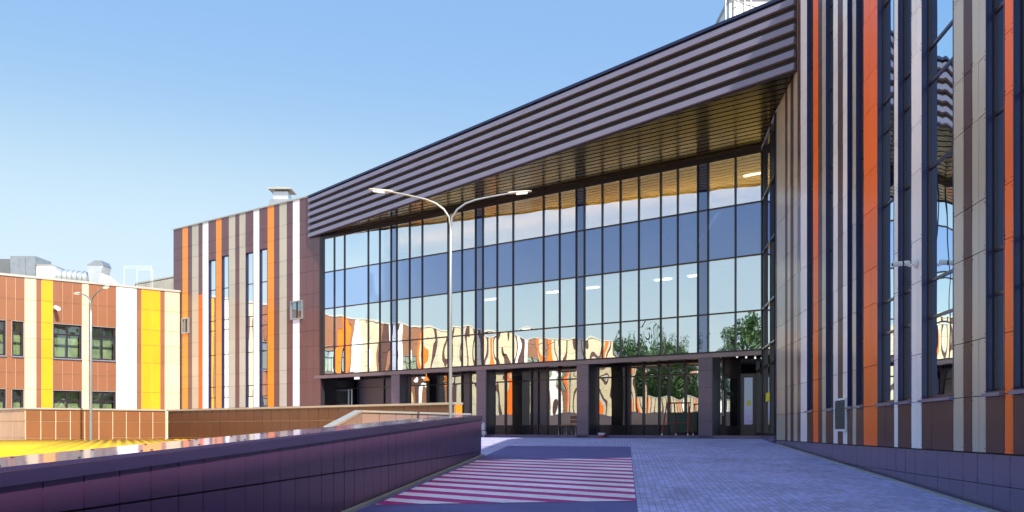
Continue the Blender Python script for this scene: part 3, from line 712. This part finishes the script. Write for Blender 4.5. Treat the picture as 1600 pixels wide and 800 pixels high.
cur = BW.s(pb(-60)); SEQ = [('cream', 1.2), ('clay', 2.4), ('orange', .9), ('clay', .6), ('white', 1.4), ('cream', 1.6), ('clay', 1.0), ('orange', 1.1)]
i = 0
while cur < 20:
    k, wd_ = SEQ[i % len(SEQ)]; bay(BW, bwt, cur, cur + wd_, 'clay' if k == 'clay' else k, max(1, round(wd_ / .8)), (cur, cur + wd_) if wd_ > 2 else None, (4.52, 6.56), (1.25, 2.67), back); cur += wd_; i += 1
BWL = cur
back.build('wall_backing', M['seam_pale'], bwt)
mb = MB(); mb.prism([BW.at(.05, -.95), BW.at(BWL, -.95), BW.at(BWL, -14), BW.at(.05, -14)], -1.42, HB - .1); mb.build('rear_wall', M['clay'], bwt)
mb = MB(); mb.fbox(BW, .0, BWL, HB, HB + .13, -.5, .06); mb.build('coping', M['flash'], bwt)
mb = MB(); mb.prism([BW.at(.06, -.96), BW.at(BWL, -.96), BW.at(BWL, -13.9), BW.at(.06, -13.9)], HB - .09, HB - .02); mb.build('roof', M['concrete'], bwt)
# wing facing the plaza from the left, seen mirrored in the glass
W2 = Frame(BW.at(BWL + .05), (-.50, -.866), (.866, -.50))
w2 = thing('courtyard_building', 'cream brown and orange striped building mirrored in the curtain wall glass', 'building', (*W2.at(15), -1.42))
back = MB(); cur = .0; i = 0
SEQ2 = [('brown', .7), ('white', .8), ('clay', 1.8), ('orange', .6), ('cream', .8), ('brown', .3), ('greige', .5), ('cream', 1.0), ('brown', .4), ('cream', .9), ('greige', .5), ('brown', .3), ('cream', 1.3), ('brown', .4), ('greige', .6), ('orange', .9), ('greige', .4), ('brown', .3), ('cream', .7), ('brown', .35), ('white', .7)]
while cur < 27.5:
    k, wd_ = SEQ2[i % len(SEQ2)]; bay(W2, w2, cur, cur + wd_, k, max(1, round(wd_ / .8)), (cur, cur + wd_) if k == 'clay' else None, (4.52, 6.56), (1.25, 2.67), back); cur += wd_; i += 1
back.build('wall_backing', M['backing'], w2)
mb = MB(); mb.prism([W2.at(.0, -.95), W2.at(cur, -.95), W2.at(cur, -14), W2.at(.0, -14)], -1.42, HB - .1); mb.build('rear_wall', M['clay'], w2)
mb = MB(); mb.fbox(W2, .0, cur, HB, HB + .13, -.5, .06); mb.build('coping', M['flash'], w2)

W3 = Frame(W2.at(cur + .3), (-.50, -.866), (.866, -.50))
w3 = thing('low_pavilion', 'low striped single storey pavilion mirrored in the ground floor glazing', 'building', (*W3.at(12), -1.42))
back = MB(); end2 = cur; cur = .0; i = 3; HB_ = HB; HB = 3.9
while cur < 26:
    k, wd_ = SEQ2[i % len(SEQ2)]; k = 'cream' if k == 'clay' else k; bay(W3, w3, cur, cur + wd_, k, max(1, round(wd_ / .8)), None, None, None, back); cur += wd_; i += 1
back.build('wall_backing', M['backing'], w3)
mb = MB(); mb.prism([W3.at(.0, -.95), W3.at(cur, -.95), W3.at(cur, -9), W3.at(.0, -9)], -1.42, HB - .1); mb.build('rear_wall', M['clay'], w3)
mb = MB(); mb.fbox(W3, .0, cur, HB, HB + .13, -.5, .06); mb.build('coping', M['flash'], w3)
HB = HB_

# ------------------------------------------------------------------ parapet walls, roof sheet
def tiled_wall(name, label, F, length, ztop, mtile, cap, base=-1.42, th=.35, rows=(.0, .70), step=.6, seam='seam_pale', group='brown tiled parapet walls', thing_=None):
    t = thing(name, label, 'wall', (*F.at(length / 2), base), group)
    mb = MB(); mb.fbox(F, .01, length - .01, base, ztop - .07, -th, -.02); mb.build('core', M[seam], t)
    n = max(1, round(length / step)); mb = MB(); zs = [base] + [z for z in rows if z > base] + [ztop - .075]
    for c in range(n):
        for z0, z1 in zip(zs, zs[1:]):
            e = random.uniform(-.002, .002)
            mb.fbox(F, length * c / n + .017, length * (c + 1) / n - .017, z0 + .012, z1 - .012, -.019, .003 + e)
    mb.build('tile_cladding', mtile, t)
    mb = MB(); mb.fbox(F, -.03, length + .03, ztop - .07, ztop, -th - .05, .05); mb.build('coping', cap, t)
    return t
e3 = Vector((-1.95, 32.5)); SEG3 = Frame(e3, UF, NF); L3 = (Vector((-15.8, 44)) - e3).length
tiled_wall('parapet_wall', 'long brown tiled parapet in front of the striped block and recess', SEG3, L3, 1.27, M['tile_shaded'], M['flash'])
mb = MB(); 
SEG2 = Frame((-15.85, 43.95), (-.751, -.6607), (.6607, -.751)); L2 = SEG2.s(40)
tiled_wall('parapet_wall', 'sunlit orange brown tiled parapet behind the farther street lamp', SEG2, L2, 1.27, M['tile'], M['flash'])
SEG1 = Frame(SEG2.at(L2 + .02), UF, NF)
tiled_wall('parapet_wall', 'pale pinkish tiled parapet at the left edge of the photo', SEG1, 9, 1.27, panel('pale_tile', (196, 160, 130), coat=.3), M['flash'])
mb = MB(); q = Vector(SEG3.at(-.035, 0)); mb.prism([SEG3.at(-.05, -.02), SEG3.at(-.03, -.02), SEG3.at(-.03, -.33), SEG3.at(-.05, -.33)], 0, 1.19)
mb.build('orange_end_panel', M['amber'], [o for o in bpy.data.objects if o.name == 'parapet_wall'][0])
# small stair parapet between the walls
A_ = Vector(((565.5 - 800) / 1500 * 27, 27)); B_ = Vector(((735 - 800) / 1500 * 31, 31)); C_ = Vector(((519 - 800) / 1500 * 22.5, 22.5))
stp = thing('stair_parapet', 'low mauve panelled stair parapet with grey coping that slopes down at its left end', 'wall', (A_.x, A_.y, -1.2))
zA = EYE + 31 * 27 / 1500; zB = EYE + 26 * 31 / 1500; zC = EYE + 6 * 22.5 / 1500
def sloped(mb, p, q, z0p, z1p, z0q, z1q, th, off=0):
    d = (q - p).normalized(); n = Vector((-d.y, d.x)) 
    pts = [p - n * off, q - n * off, q + n * th, p + n * th]
    zl = [z0p, z0q, z0q, z0p]; zh = [z1p, z1q, z1q, z1p]
    mb.hexa([(pts[i].x, pts[i].y, zl[i]) for i in range(4)] + [(pts[i].x, pts[i].y, zh[i]) for i in range(4)])
mb = MB(); n_ = 7
for c in range(n_):
    t0, t1 = c / n_ + .003, (c + 1) / n_ - .003; p, q = A_.lerp(B_, t0), A_.lerp(B_, t1); zp, zq = zA + (zB - zA) * t0 - .06, zA + (zB - zA) * t1 - .06
    sloped(mb, p, q, -1.2, zp, -1.2, zq, .25)
n_ = 7
for c in range(n_):
    t0, t1 = c / n_ + .003, (c + 1) / n_ - .003; p, q = C_.lerp(A_, t0), C_.lerp(A_, t1); zp, zq = zC + (zA - zC) * t0 - .06, zC + (zA - zC) * t1 - .06
    sloped(mb, p, q, -1.2, zp, -1.2, zq, .25)
mb.build('panel_cladding', panel('mauve_panel', (140, 118, 112), coat=.4), stp)
mb = MB(); sloped(mb, A_, B_, zA - .06, zA, zB - .06, zB, .3, .04); sloped(mb, C_, A_, zC - .06, zC, zA - .06, zA, .2, .02); mb.build('coping', M['flash'], stp)
# dark plum parapet beside the ramp
dwt = thing('ramp_parapet', 'long dark plum panelled parapet with glossy lilac coping beside the ramp', 'wall', (DW.at(10)[0], DW.at(10)[1], rz(DW.at(10)[1])))
DL_ = 27.5
def topz(a): return .738 - .0327 * a
mb = MB(); P = lambda a, d, z: (*DW.at(a, d), z)
mb.hexa([P(.02, -.6, -1.5), P(DL_, -.6, -1.5), P(DL_, -.02, -1.5), P(.02, -.02, -1.5), P(.02, -.6, topz(0) - .1), P(DL_, -.6, topz(DL_) - .1), P(DL_, -.02, topz(DL_) - .1), P(.02, -.02, topz(0) - .1)])
mb.build('core', M['backing'], dwt)
mb = MB(); n_ = round(DL_ / .495); rv = MB()
for c in range(n_):
    a0, a1 = DL_ * c / n_ + .008, DL_ * (c + 1) / n_ - .008
    y0, y1 = DW.at(a0)[1], DW.at(a1)[1]
    e = random.uniform(-.002, .002)
    def quadbox(z0a, z0b, z1a, z1b):
        mb.hexa([P(a0, -.019, z0a), P(a1, -.019, z0b), P(a1, .004 + e, z0b), P(a0, .004 - e, z0a), P(a0, -.019, z1a), P(a1, -.019, z1b), P(a1, .004 + e, z1b), P(a0, .004 - e, z1a)])
    ta, tb = topz(a0) - .13, topz(a1) - .13
    quadbox(-.25 + .012, -.25 + .012, max(ta, -.2), max(tb, -.2)) if ta > -.2 else None
    quadbox(min(rz(y0) + .05, -.30), min(rz(y1) + .05, -.30), -.255, -.255)
mb.build('panel_cladding', M['darkwall'], dwt)
mb = MB()
mb.fbox(DW, .005, .02, -.6, topz(0) - .1, -.6, 0)
mb = MB(); cs = MB(); seg = 14; w_ = .7
for c in range(seg):
    a0, a1 = DL_ * c / seg - .03 + .003, DL_ * (c + 1) / seg - .03 - .003
    mb.hexa([P(a0, -w_ + .03, topz(a0) - .03), P(a1, -w_ + .03, topz(a1) - .03), P(a1, .035, topz(a1) - .03), P(a0, .035, topz(a0) - .03),
             P(a0, -w_ + .03, topz(a0)), P(a1, -w_ + .03, topz(a1)), P(a1, .035, topz(a1)), P(a0, .035, topz(a0))])
    cs.hexa([P(a0, .012, topz(a0) - .125), P(a1, .012, topz(a1) - .125), P(a1, .034, topz(a1) - .125), P(a0, .034, topz(a0) - .125),
             P(a0, .012, topz(a0) - .032), P(a1, .012, topz(a1) - .032), P(a1, .034, topz(a1) - .032), P(a0, .034, topz(a0) - .032)])
    for aa in (a0 + .08, (a0 + a1) / 2, a1 - .08):
        for dd in (-.05, -w_ + .12): rv.tube([P(aa, dd, topz(aa)), P(aa, dd, topz(aa) + .006)], .012, 8)
mb.build('coping', M['cap'], dwt); cs.build('coping_edge', M['capside'], dwt); rv.build('rivets', M['blackplastic'], dwt)
mb = MB()
for k in range(5):
    a0, a1 = k * DL_ / 5, (k + 1) * DL_ / 5; y0, y1 = DW.at(a0)[1], DW.at(a1)[1]
    mb.hexa([P(a0, .0, rz(y0) - .05), P(a1, .0, rz(y1) - .05), P(a1, .10, rz(y1) - .05), P(a0, .10, rz(y0) - .05), P(a0, .0, rz(y0) + .035), P(a1, 0, rz(y1) + .035), P(a1, .10, rz(y1) + .03), P(a0, .10, rz(y0) + .03)])
mb.build('base_strip', M['concrete'], dwt)
# yellow corrugated roof sheet over the sunken court
yr = thing('corrugated_roof', 'yellow corrugated roof sheet lying low behind the ramp parapet', 'roof', (-12, 25, -1.42))
mb = MB(); ud = Vector((-.38, .925)).normalized(); vd = Vector((ud.y, -ud.x)); o_ = Vector((-13.4, 27)); 
# corrugations run along ud; profile across vd
nx = 560; wdt = 26.0; vs = []; fs = []
def y_limit(p, d):   # far ends follow the tiled parapets
    return 0
for i in range(nx + 1):
    a = -wdt / 2 + wdt * i / nx; ph = (a / .3) * 2 * math.pi
    z = -.09 + .024 * math.tanh(2.2 * math.sin(ph)) 
    base_p = o_ + vd * a
    # clip against parapet line SEG3 / SEG2 and the dark wall
    def hit(F, off, back_=False):
        n = F.n; den = ud.dot(n); 
        return (F.o + n * off - base_p).dot(n) / den
    far = min(hit(SEG3, .02) if SEG3.n.dot(ud) < 0 else 99, hit(SEG2, .03) if SEG2.n.dot(ud) < 0 else 99)
    p3 = base_p + ud * hit(SEG3, .03); p2 = base_p + ud * hit(SEG2, .03)
    t3 = (p3 - SEG3.o).dot(SEG3.u); 
    if t3 <= L3: far = hit(SEG3, .03)
    else: far = hit(SEG2, .03)
    # near end: dark wall's rear face
    nr = (DW.o + DW.n * -.68 - base_p).dot(DW.n) / ud.dot(DW.n)
    nr = max(nr, -24); 
    pf = base_p + ud * far; pn = base_p + ud * nr
    vs += [(pn.x, pn.y, z), (pf.x, pf.y, z)]
for i in range(nx): fs.append((2 * i, 2 * i + 2, 2 * i + 3, 2 * i + 1))
keep = [i for i in range(nx + 1) if (Vector(vs[2 * i][:2]) - Vector(vs[2 * i + 1][:2])).dot(ud) < -.5 and vs[2 * i + 1][1] < 60 and vs[2 * i][1] < 24.0]
fs = [f for i, f in enumerate(fs) if i in keep and i + 1 in keep]
mb.add(vs, fs, True); ro = mb.build('roof_sheet', M['yroof'], yr)
md = ro.modifiers.new('thick', 'SOLIDIFY'); md.thickness = .01
mb = MB()
for x, y in ((-6, 22), (-10, 16), (-9, 32), (-14, 26), (-16, 36), (-18, 30)): mb.box(x - .06, x + .06, y - .06, y + .06, -1.42, -.13)
mb.build('support_posts', M['steel'], yr)

# ------------------------------------------------------------------ street lamps
def lamp(name, label, x, y, zb_, ztop, arm, ang, pr=.046, grp='twin arm street lamps'):
    t = thing(name, label, 'street lamp', (x, y, zb_), grp)
    fork = ztop - .62 * arm * .56 - .25
    mb = MB(); mb.tube([(x, y, zb_), (x, y, (zb_ + fork) * .5), (x, y, fork - .3), (x, y, fork - .28), (x, y, fork)], [pr * 1.15, pr * 1.0, pr * .92, pr * .7, pr * .65], 14); mb.build('pole', M['pole'], t)
    mb = MB(); mb.box(x - .16, x + .16, y - .16, y + .16, zb_, zb_ + .02); mb.build('base_plate', M['pole'], t)
    for sgn in (-1, 1):
        dx, dy = math.cos(ang) * sgn, math.sin(ang) * sgn
        prof = [(0, -.12), (.02, .12), (.09, .28), (.2, .40), (.34, .48), (.55, .55), (.8, .62)]
        pts = [(x + dx * arm * p, y + dy * arm * p, fork + (ztop - fork) * q / .70) for p, q in prof]
        mb = MB(); mb.tube(pts, [pr * .62] * 5 + [pr * .55] * 2, 10); a_ = mb.build('arm', M['pole'], t)
        e = Vector(pts[-1]); d = (Vector(pts[-1]) - Vector(pts[-2])).normalized(); 
        d = Vector((dx, dy, .10)).normalized(); side = Vector((-dy, dx, 0)); up = Vector((-dx * .12, -dy * .12, 1))
        L = arm * .30; secs = [(-.08, .05, .04), (.0, .06, .05), (.12, .075, .05), (.35, .10, .045), (.7, .11, .04), (.93, .08, .03), (1.0, .04, .02)]
        vs = []; fs = []; m_ = 10
        for (q, wd_, h_) in secs:
            c = e + d * (L * q)
            for k in range(m_): an = 2 * math.pi * k / m_; vs.append(c + side * math.cos(an) * wd_ + up * (math.sin(an) * h_ * (1 if math.sin(an) > 0 else .5)))
        for i in range(len(secs) - 1):
            for k in range(m_): fs.append((i * m_ + k, i * m_ + (k + 1) % m_, (i + 1) * m_ + (k + 1) % m_, (i + 1) * m_ + k))
        fs.append(tuple(range(m_))); fs.append(tuple(range((len(secs) - 1) * m_, len(secs) * m_)))
        mb = MB(); mb.add(vs, fs, True); hd = mb.build('lamp_head', M['headgrey'], t)
        mb = MB(); c = e + d * L * .55 - up * .032; mb.hexa([tuple(c + d * L * a_ * .25 + side * b_ * .08 + up * z_) for z_ in (-.008, .004) for a_, b_ in ((-1, -1), (1, -1), (1, 1), (-1, 1))]); mb.build('lens', M['bulb'], hd)
    return t
lamp('street_lamp', 'tall twin arm street lamp in front of the glass facade', (704 - 800) / 1500 * 27, 27, -.3, 7.12, 2.08, R(3))
lamp('street_lamp', 'farther twin arm street lamp before the brown and cream building', (142 - 800) / 1500 * 38.5, 38.5, -.3, 6.0, 1.35, R(-42), pr=.052)

# ------------------------------------------------------------------ rooftop plant
def at(px, y): return (px - 800) / 1500 * y
def zt(py, y): return EYE + (672 - py) * y / 1500
y = 63.5
t = thing('rooftop_ventilation_unit', 'large grey metal ventilation box on the low building roof', 'ventilation unit', (at(28, y), y, HB))
mb = MB(); x0, x1 = at(16, y), at(55, y); mb.box(x0, x1, y, y + 2.2, HB - .05, zt(400, y)); mb.build('casing', M['steel'], t)
mb = MB(); mb.box(at(-20, y), x0 - .005, y + .6, y + 2.2, HB - .05, zt(402, y)); mb.box(x0 + 1.0, x0 + 1.03, y - .015, y - .002, HB, zt(402, y)); mb.build('side_section', mat('dull_steel', (120, 124, 126), .5, metal=.5), t)
t = thing('white_roof_cabinet', 'plain white cabinet between the grey ventilation box and silver duct', 'cabinet', (at(68, y), y, HB))
mb = MB(); mb.box(at(56, y), at(80, y), y + .1, y + 2, HB - .05, zt(414, y)); mb.build('casing', M['whiteplastic'], t)
mb = MB(); mb.box(at(55.5, y), at(80.5, y), y + .05, y + 2.05, zt(414, y) + .002, zt(413, y)); mb.build('lid', M['flash'], t)
t = thing('ventilation_duct', 'round silver duct lying on the low building roof', 'duct', (at(115, y), y, HB))
mb = MB(); yd = y + .8; zc = zt(430, y); mb.tube([(at(80, y), yd, zc + .12), (at(88, y), yd, zc + .08), (at(140, y), yd, zc - .12)], [.5, .42, .40], 20); mb.build('pipe', M['duct'], t)
mb = MB()
for k in range(7): xx = at(84 + k * 8, y); zz = zc + .08 - (k * 8 / 60) * .2; mb.tube([(xx - .03, yd, zz), (xx + .03, yd, zz)], .455, 20)
mb.build('flange', M['steel'], t)
mb = MB()
for px in (95, 125): mb.box(at(px, y) - .05, at(px, y) + .05, yd - .4, yd + .4, HB - .05, zc - .35)
mb.build('support', M['steel'], t)
t = thing('exhaust_hood', 'angled silver exhaust hood at the right end of the roof duct', 'exhaust hood', (at(150, y), y, HB))
mb = MB(); P = lambda px, dy, py: (at(px, y), y + dy, zt(py, y))
mb.hexa([P(138, .2, 440), P(152, .2, 440), P(152, 1.5, 440), P(138, 1.5, 440), P(133, .2, 414), P(159, .2, 414), P(159, 1.5, 414), P(133, 1.5, 414)]); hd = mb.build('body', M['duct'], t)
mb = MB(); mb.hexa([P(133, .2, 413.6), P(160, .2, 413.6), P(160, 1.5, 413.6), P(133, 1.5, 413.6), P(145, .2, 406), P(156, .2, 406), P(156, 1.5, 406), P(145, 1.5, 406)]); mb.build('cowl', M['steel'], t)
mb = MB(); mb.hexa([P(152.2, .2, 443), P(178, .2, 443), P(178, 1.5, 443), P(152.2, 1.5, 443), P(152.2, .3, 424), P(160, .3, 428), P(160, 1.4, 428), P(152.2, 1.4, 424)]); mb.build('skirt', M['whiteplastic'], t)
t = thing('pipe_frame', 'thin white pipe frame with small valves on the low roof', 'frame', (at(215, y), y, HB))
mb = MB()
for px in (194, 203, 228, 236): mb.tube([(at(px, y), y + (1.2 if px in (203, 228) else 0), HB - .05), (at(px, y), y + (1.2 if px in (203, 228) else 0), zt(416, y))], .011, 6)
for py in (416, 419): mb.tube([(at(193, y), y, zt(py, y)), (at(237, y), y, zt(py, y))], .010, 6)
mb.tube([(at(203, y), y + 1.2, zt(417, y)), (at(228, y), y + 1.2, zt(417, y))], .014, 6); mb.build('frame', M['whiteplastic'], t)
mb = MB()
for k in range(7): px = 197 + k * 5.2; mb.ellipsoid((at(px, y), y + .3 + .2 * (k % 2), HB + .35 + .12 * (k % 3)), (.14, .12, .2), 8, 6)
mb.build('valves', M['steel'], t)
t = thing('rear_roof_block', 'low grey roof parapet rising behind the cream stripe', 'building', (at(245, 68), 68, 0))
mb = MB(); P = lambda px, yy, py: (at(px, yy), yy, zt(py, 69))
mb.hexa([(at(212, 66.5), 66.5, 8.9), (at(273, 70), 70, 8.9), (at(273, 74), 74, 8.9), (at(212, 72), 72, 8.9), (at(212, 66.5), 66.5, zt(445, 66.5)), (at(273, 70), 70, zt(433, 70)), (at(273, 74), 74, zt(433, 70)), (at(212, 72), 72, zt(445, 66.5))])
mb.build('wall', M['concrete'], t); mb = MB()
mb.hexa([(at(211, 66.4), 66.4, zt(445, 66.5) + .01), (at(273, 69.9), 69.9, zt(433, 70) + .01), (at(273, 74), 74, zt(433, 70) + .01), (at(211, 72), 72, zt(445, 66.5) + .01), (at(211, 66.4), 66.4, zt(445, 66.5) + .12), (at(273, 69.9), 69.9, zt(433, 70) + .12), (at(273, 74), 74, zt(433, 70) + .12), (at(211, 72), 72, zt(445, 66.5) + .12)])
mb.build('coping', M['flash'], t)
mb = MB(); mb.box(at(212, 66.5) , at(273, 70), 70.2, 72, -1.42, 8.9); mb.build('base', M['concrete'], t)
y = 60.5
t = thing('roof_vent', 'pale metal vent chimney with a flat cap on the striped block', 'roof vent', (at(438, y), y, H))
mb = MB(); mb.box(at(427, y), at(450, y), y, y + .9, H - .3, zt(299, y)); mb.build('shaft', M['duct'], t)
mb = MB(); mb.box(at(421, y), at(452, y), y - .15, y + 1.05, H - .3, zt(312, y)); mb.build('base', M['steel'], t)
mb = MB(); c0, c1 = at(420.5, y), at(456.5, y); zc0, zc1 = zt(297, y), zt(290.5, y); mx_ = (c0 + c1) / 2
mb.hexa([(c0, y - .35, zc0), (c1, y - .35, zc0), (c1, y + 1.25, zc0), (c0, y + 1.25, zc0), (c0, y - .35, zc0 + .07), (c1, y - .35, zc0 + .07), (c1, y + 1.25, zc0 + .07), (c0, y + 1.25, zc0 + .07)])
mb.hexa([(c0 + .1, y - .25, zc0 + .072), (c1 - .1, y - .25, zc0 + .072), (c1 - .1, y + 1.15, zc0 + .072), (c0 + .1, y + 1.15, zc0 + .072), (mx_ - .3, y + .2, zc1), (mx_ + .3, y + .2, zc1), (mx_ + .3, y + .7, zc1), (mx_ - .3, y + .7, zc1)])
mb.build('cap', M['flash'], t)
y = 36.0
t = thing('rooftop_railing', 'pale ladder cage and guard rails at the top of the canopy roof', 'railing', (at(1165, y), y, H))
xs = [at(p, y) for p in (1133.5, 1147, 1163, 1173)]
mb = MB()
for k, x in enumerate(xs):
    r_ = .09 if k == 1 else .045; mb.tube([(x, y, H - .1), (x, y, 17.2)], r_, 10)
mb.tube([(at(1173, y), y, H), (at(1182, y), y, H + 2.8)], .035, 8)
mb.build('post', M['flash'], t)
mb = MB()
for z in (14.6, 15.45, 16.3, 17.0):
    mb.tube([(xs[0], y, z), (xs[1], y - .35, z), (xs[2], y, z)], .025, 8); mb.tube([(xs[2], y, z), (xs[3] + .9, y + .6, z)], .025, 8)
mb.build('rail', M['steel'], t)
t = thing('roof_plant_box', 'white rooftop plant casing behind the guard rails', 'ventilation unit', (9.6, 38.5, H))
mb = MB(); mb.box(at(1140, 38.5), at(1230, 38.5), 38.5, 41.5, H - .1, 17.6); mb.build('casing', mat('pale_blue_white_casing', (214, 222, 228), .4), t)
mb = MB(); mb.box(at(1138, 38.5), at(1232, 38.5), 38.4, 41.6, 17.6, 17.7); mb.build('lid', M['steel'], t)

# ------------------------------------------------------------------ things under the building
def gp(px, d): f_ = Frame(FAC.at(0, d), UF, NF); return Vector((*f_.at(f_.s(px)), 0))
c = gp(889, -.9); c.z = .12
t = thing('bench', 'small wooden bench with steel legs half behind the third pillar', 'bench', tuple(c))
F = Frame((c.x, c.y), UF, NF)
mb = MB()
for k in range(3): mb.fbox(F, -.55, .45, .12 + .40, .12 + .44, -.2 + k * .14, -.08 + k * .14)
mb.build('seat', M['wood'], t)
mb = MB(); mb.fbox(F, -.50, .1, .12 + .52, .12 + .66, -.26, -.23); mb.fbox(F, -.50, .1, .12 + .70, .12 + .84, -.27, -.24); mb.build('backrest', M['wood'], t)
for a in (-.5, .0, .42):
    mb = MB(); mb.tube([(*F.at(a, .2), .12), (*F.at(a, .2), .52), (*F.at(a, -.2), .52), (*F.at(a, -.22), .12)], .022, 8); mb.build('leg', M['steel'], t)
c = gp(939, -.12); c.z = 0
t = thing('flower_pot', 'small red and white bowl on the floor right of the third pillar', 'pot', tuple(c))
mb = MB(); cx, cy = c.x, c.y - .35; mb.tube([(cx, cy, 0), (cx, cy, .02), (cx, cy, .12)], [.08, .09, .12], 16); mb.build('base', mat('red_plastic', (190, 60, 60), .4), t)
mb = MB(); mb.tube([(cx, cy, .121), (cx, cy, .2), (cx, cy, .215)], [.125, .16, .165], 16); mb.build('rim', M['whiteplastic'], t)
c = gp(1060, -.55); c.z = .12
t = thing('folding_trestle', 'red legged folding frame with dark green board left of the rightmost pillar', 'trestle', tuple(c))
F = Frame((c.x, c.y), UF, NF)
for a0, a1, d0, d1 in ((.58, .5, .3, .05), (.28, .2, -.3, -.02), (-.6, -.5, .3, .05), (-.5, -.45, -.3, -.02)):
    mb = MB(); mb.tube([(*F.at(a0, d0), .16), (*F.at(a1, d1), 1.42)], .026, 8); lg = mb.build('leg', M['rust'], t)
    mb = MB(); mb.tube([(*F.at(a0 + .002, d0), .12), (*F.at(a0, d0), .19)], .033, 8); mb.build('foot', M['whiteplastic'], lg)
mb = MB(); mb.tube([(*F.at(.55, .02), 1.42), (*F.at(-.55, .02), 1.42)], .026, 8); mb.tube([(*F.at(.52, .2), .62), (*F.at(-.55, .2), .62)], .014, 8); mb.build('top_rail', M['rust'], t)
mb = MB(); mb.fbox(F, -.62, .62, .25, 1.05, -.42, -.39); mb.build('board', M['green'], t)
c = gp(756, .18); c.z = 0
t = thing('wrapped_bundle', 'grey plastic wrapped bundle leaning on the pillar beside the ramp parapet end', 'bundle', tuple(c))
mb = MB(); pts = [(c.x, c.y, 0), (c.x + .02, c.y, .15), (c.x - .01, c.y + .02, .35), (c.x, c.y + .05, .55), (c.x, c.y + .06, .68)]; mb.tube(pts, [.1, .12, .09, .11, .05], 12); mb.build('wrapping', mat('crumpled_grey_plastic', (190, 194, 204), .35, bump=1, bscale=14, bdist=.03), t)
mb = MB(); mb.tube([(c.x, c.y, .3), (c.x, c.y, .33)], .105, 12); mb.build('tie', M['blackplastic'], t)
# floodlight camera on the low building
s_ = BW.s(85); P0 = Vector((*BW.at(s_, 0.02), 7.35))
t = thing('security_camera', 'white camera with a dark hood on the leftmost yellow stripe', 'camera', tuple(P0))
nv = Vector((BW.n.x, BW.n.y, 0)); mb = MB(); mb.tube([P0, P0 + nv * .25], .05, 10); mb.build('bracket', M['blackplastic'], t)
mb = MB(); mb.tube([P0 + nv * .2 + Vector((0, 0, .12)), P0 + nv * .62 + Vector((.05, 0, 0))], .12, 12); mb.build('body', M['whiteplastic'], t)

# ------------------------------------------------------------------ trees across the court, mirrored in the glass
def tree_meshes(seed, h, n=9000):
    rnd = random.Random(seed); clumps = []
    for k in range(34):
        a = rnd.uniform(0, 6.28); rr = rnd.uniform(.2, 1) ** .6 * h * .30; z = h * rnd.uniform(.34, .95); rr *= 1.1 - abs(z / h - .6) * 1.3
        clumps.append((Vector((math.cos(a) * rr, math.sin(a) * rr, z)), h * rnd.uniform(.07, .14)))
    lv = MB()
    for i in range(n):
        c, r_ = rnd.choice(clumps); d = Vector((rnd.gauss(0, 1), rnd.gauss(0, 1), rnd.gauss(0, .8))).normalized() * r_ * rnd.uniform(.5, 1.1); p = c + d
        a = Vector((rnd.gauss(0, 1), rnd.gauss(0, 1), rnd.gauss(0, 1))).normalized(); b = a.cross(Vector((rnd.gauss(0, 1), rnd.gauss(0, 1), rnd.gauss(0, 1)))).normalized(); sz = rnd.uniform(.10, .22)
        lv.add([p + a * sz, p + b * sz * .6, p - a * sz, p - b * sz * .6], [(0, 1, 2, 3)])
    tr = MB(); tr.tube([(0, 0, 0), (.05, 0, h * .25), (0, .1, h * .5), (.1, 0, h * .85)], [h * .03, h * .022, h * .014, h * .004], 10)
    for c, r_ in clumps[::2]: z0 = max(h * .25, c.z - h * .22); tr.tube([(0, 0, z0), (c.x * .5, c.y * .5, (z0 + c.z) / 2 + .2), tuple(c)], [h * .010, h * .006, h * .002], 6)
    return tr, lv
made = {}
TLAB = ['broad leafy tree mirrored in the glass left of the others', 'dense green tree mirrored at the middle of the lower glass', 'tall green tree mirrored beside the glass corner', 'loose pale green tree mirrored near the entrance', 'round green tree standing at the end of the mirrored row', 'young tree behind the mirrored row']
def reflect_pt(px, dist):
    d = Vector(((px - 800) / 1500, 1)); n = FAC.n; r_ = d - n * (2 * d.dot(n)); p = Vector(FAC.at(FAC.s(px))); r_.normalize(); return p + r_ * dist
for i, (px, dist, hh) in enumerate(((1000, 92, 13.8), (1035, 86, 14.0), (1165, 94, 15.8), (1090, 100, 9.0), (1060, 104, 10), (1186, 100, 10.5))):
    p = reflect_pt(px, dist); t = thing('deciduous_tree', TLAB[i], 'tree', (p.x, p.y, -1.42), 'trees across the court'); s = hh / 12
    key = i % 2
    if key not in made:
        a, b = tree_meshes(11 + i, 12)
        o1 = a.build('trunk', M['bark']); o2 = b.build('crown', M['leaf']); made[key] = (o1, o2)
    else:
        o1, o2 = [o.copy() for o in made[key]]
        for o in (o1, o2): col.objects.link(o)
    t.scale = (s, s, s); t.rotation_euler = (0, 0, i * 1.7)
    o1.parent = t; o2.parent = t
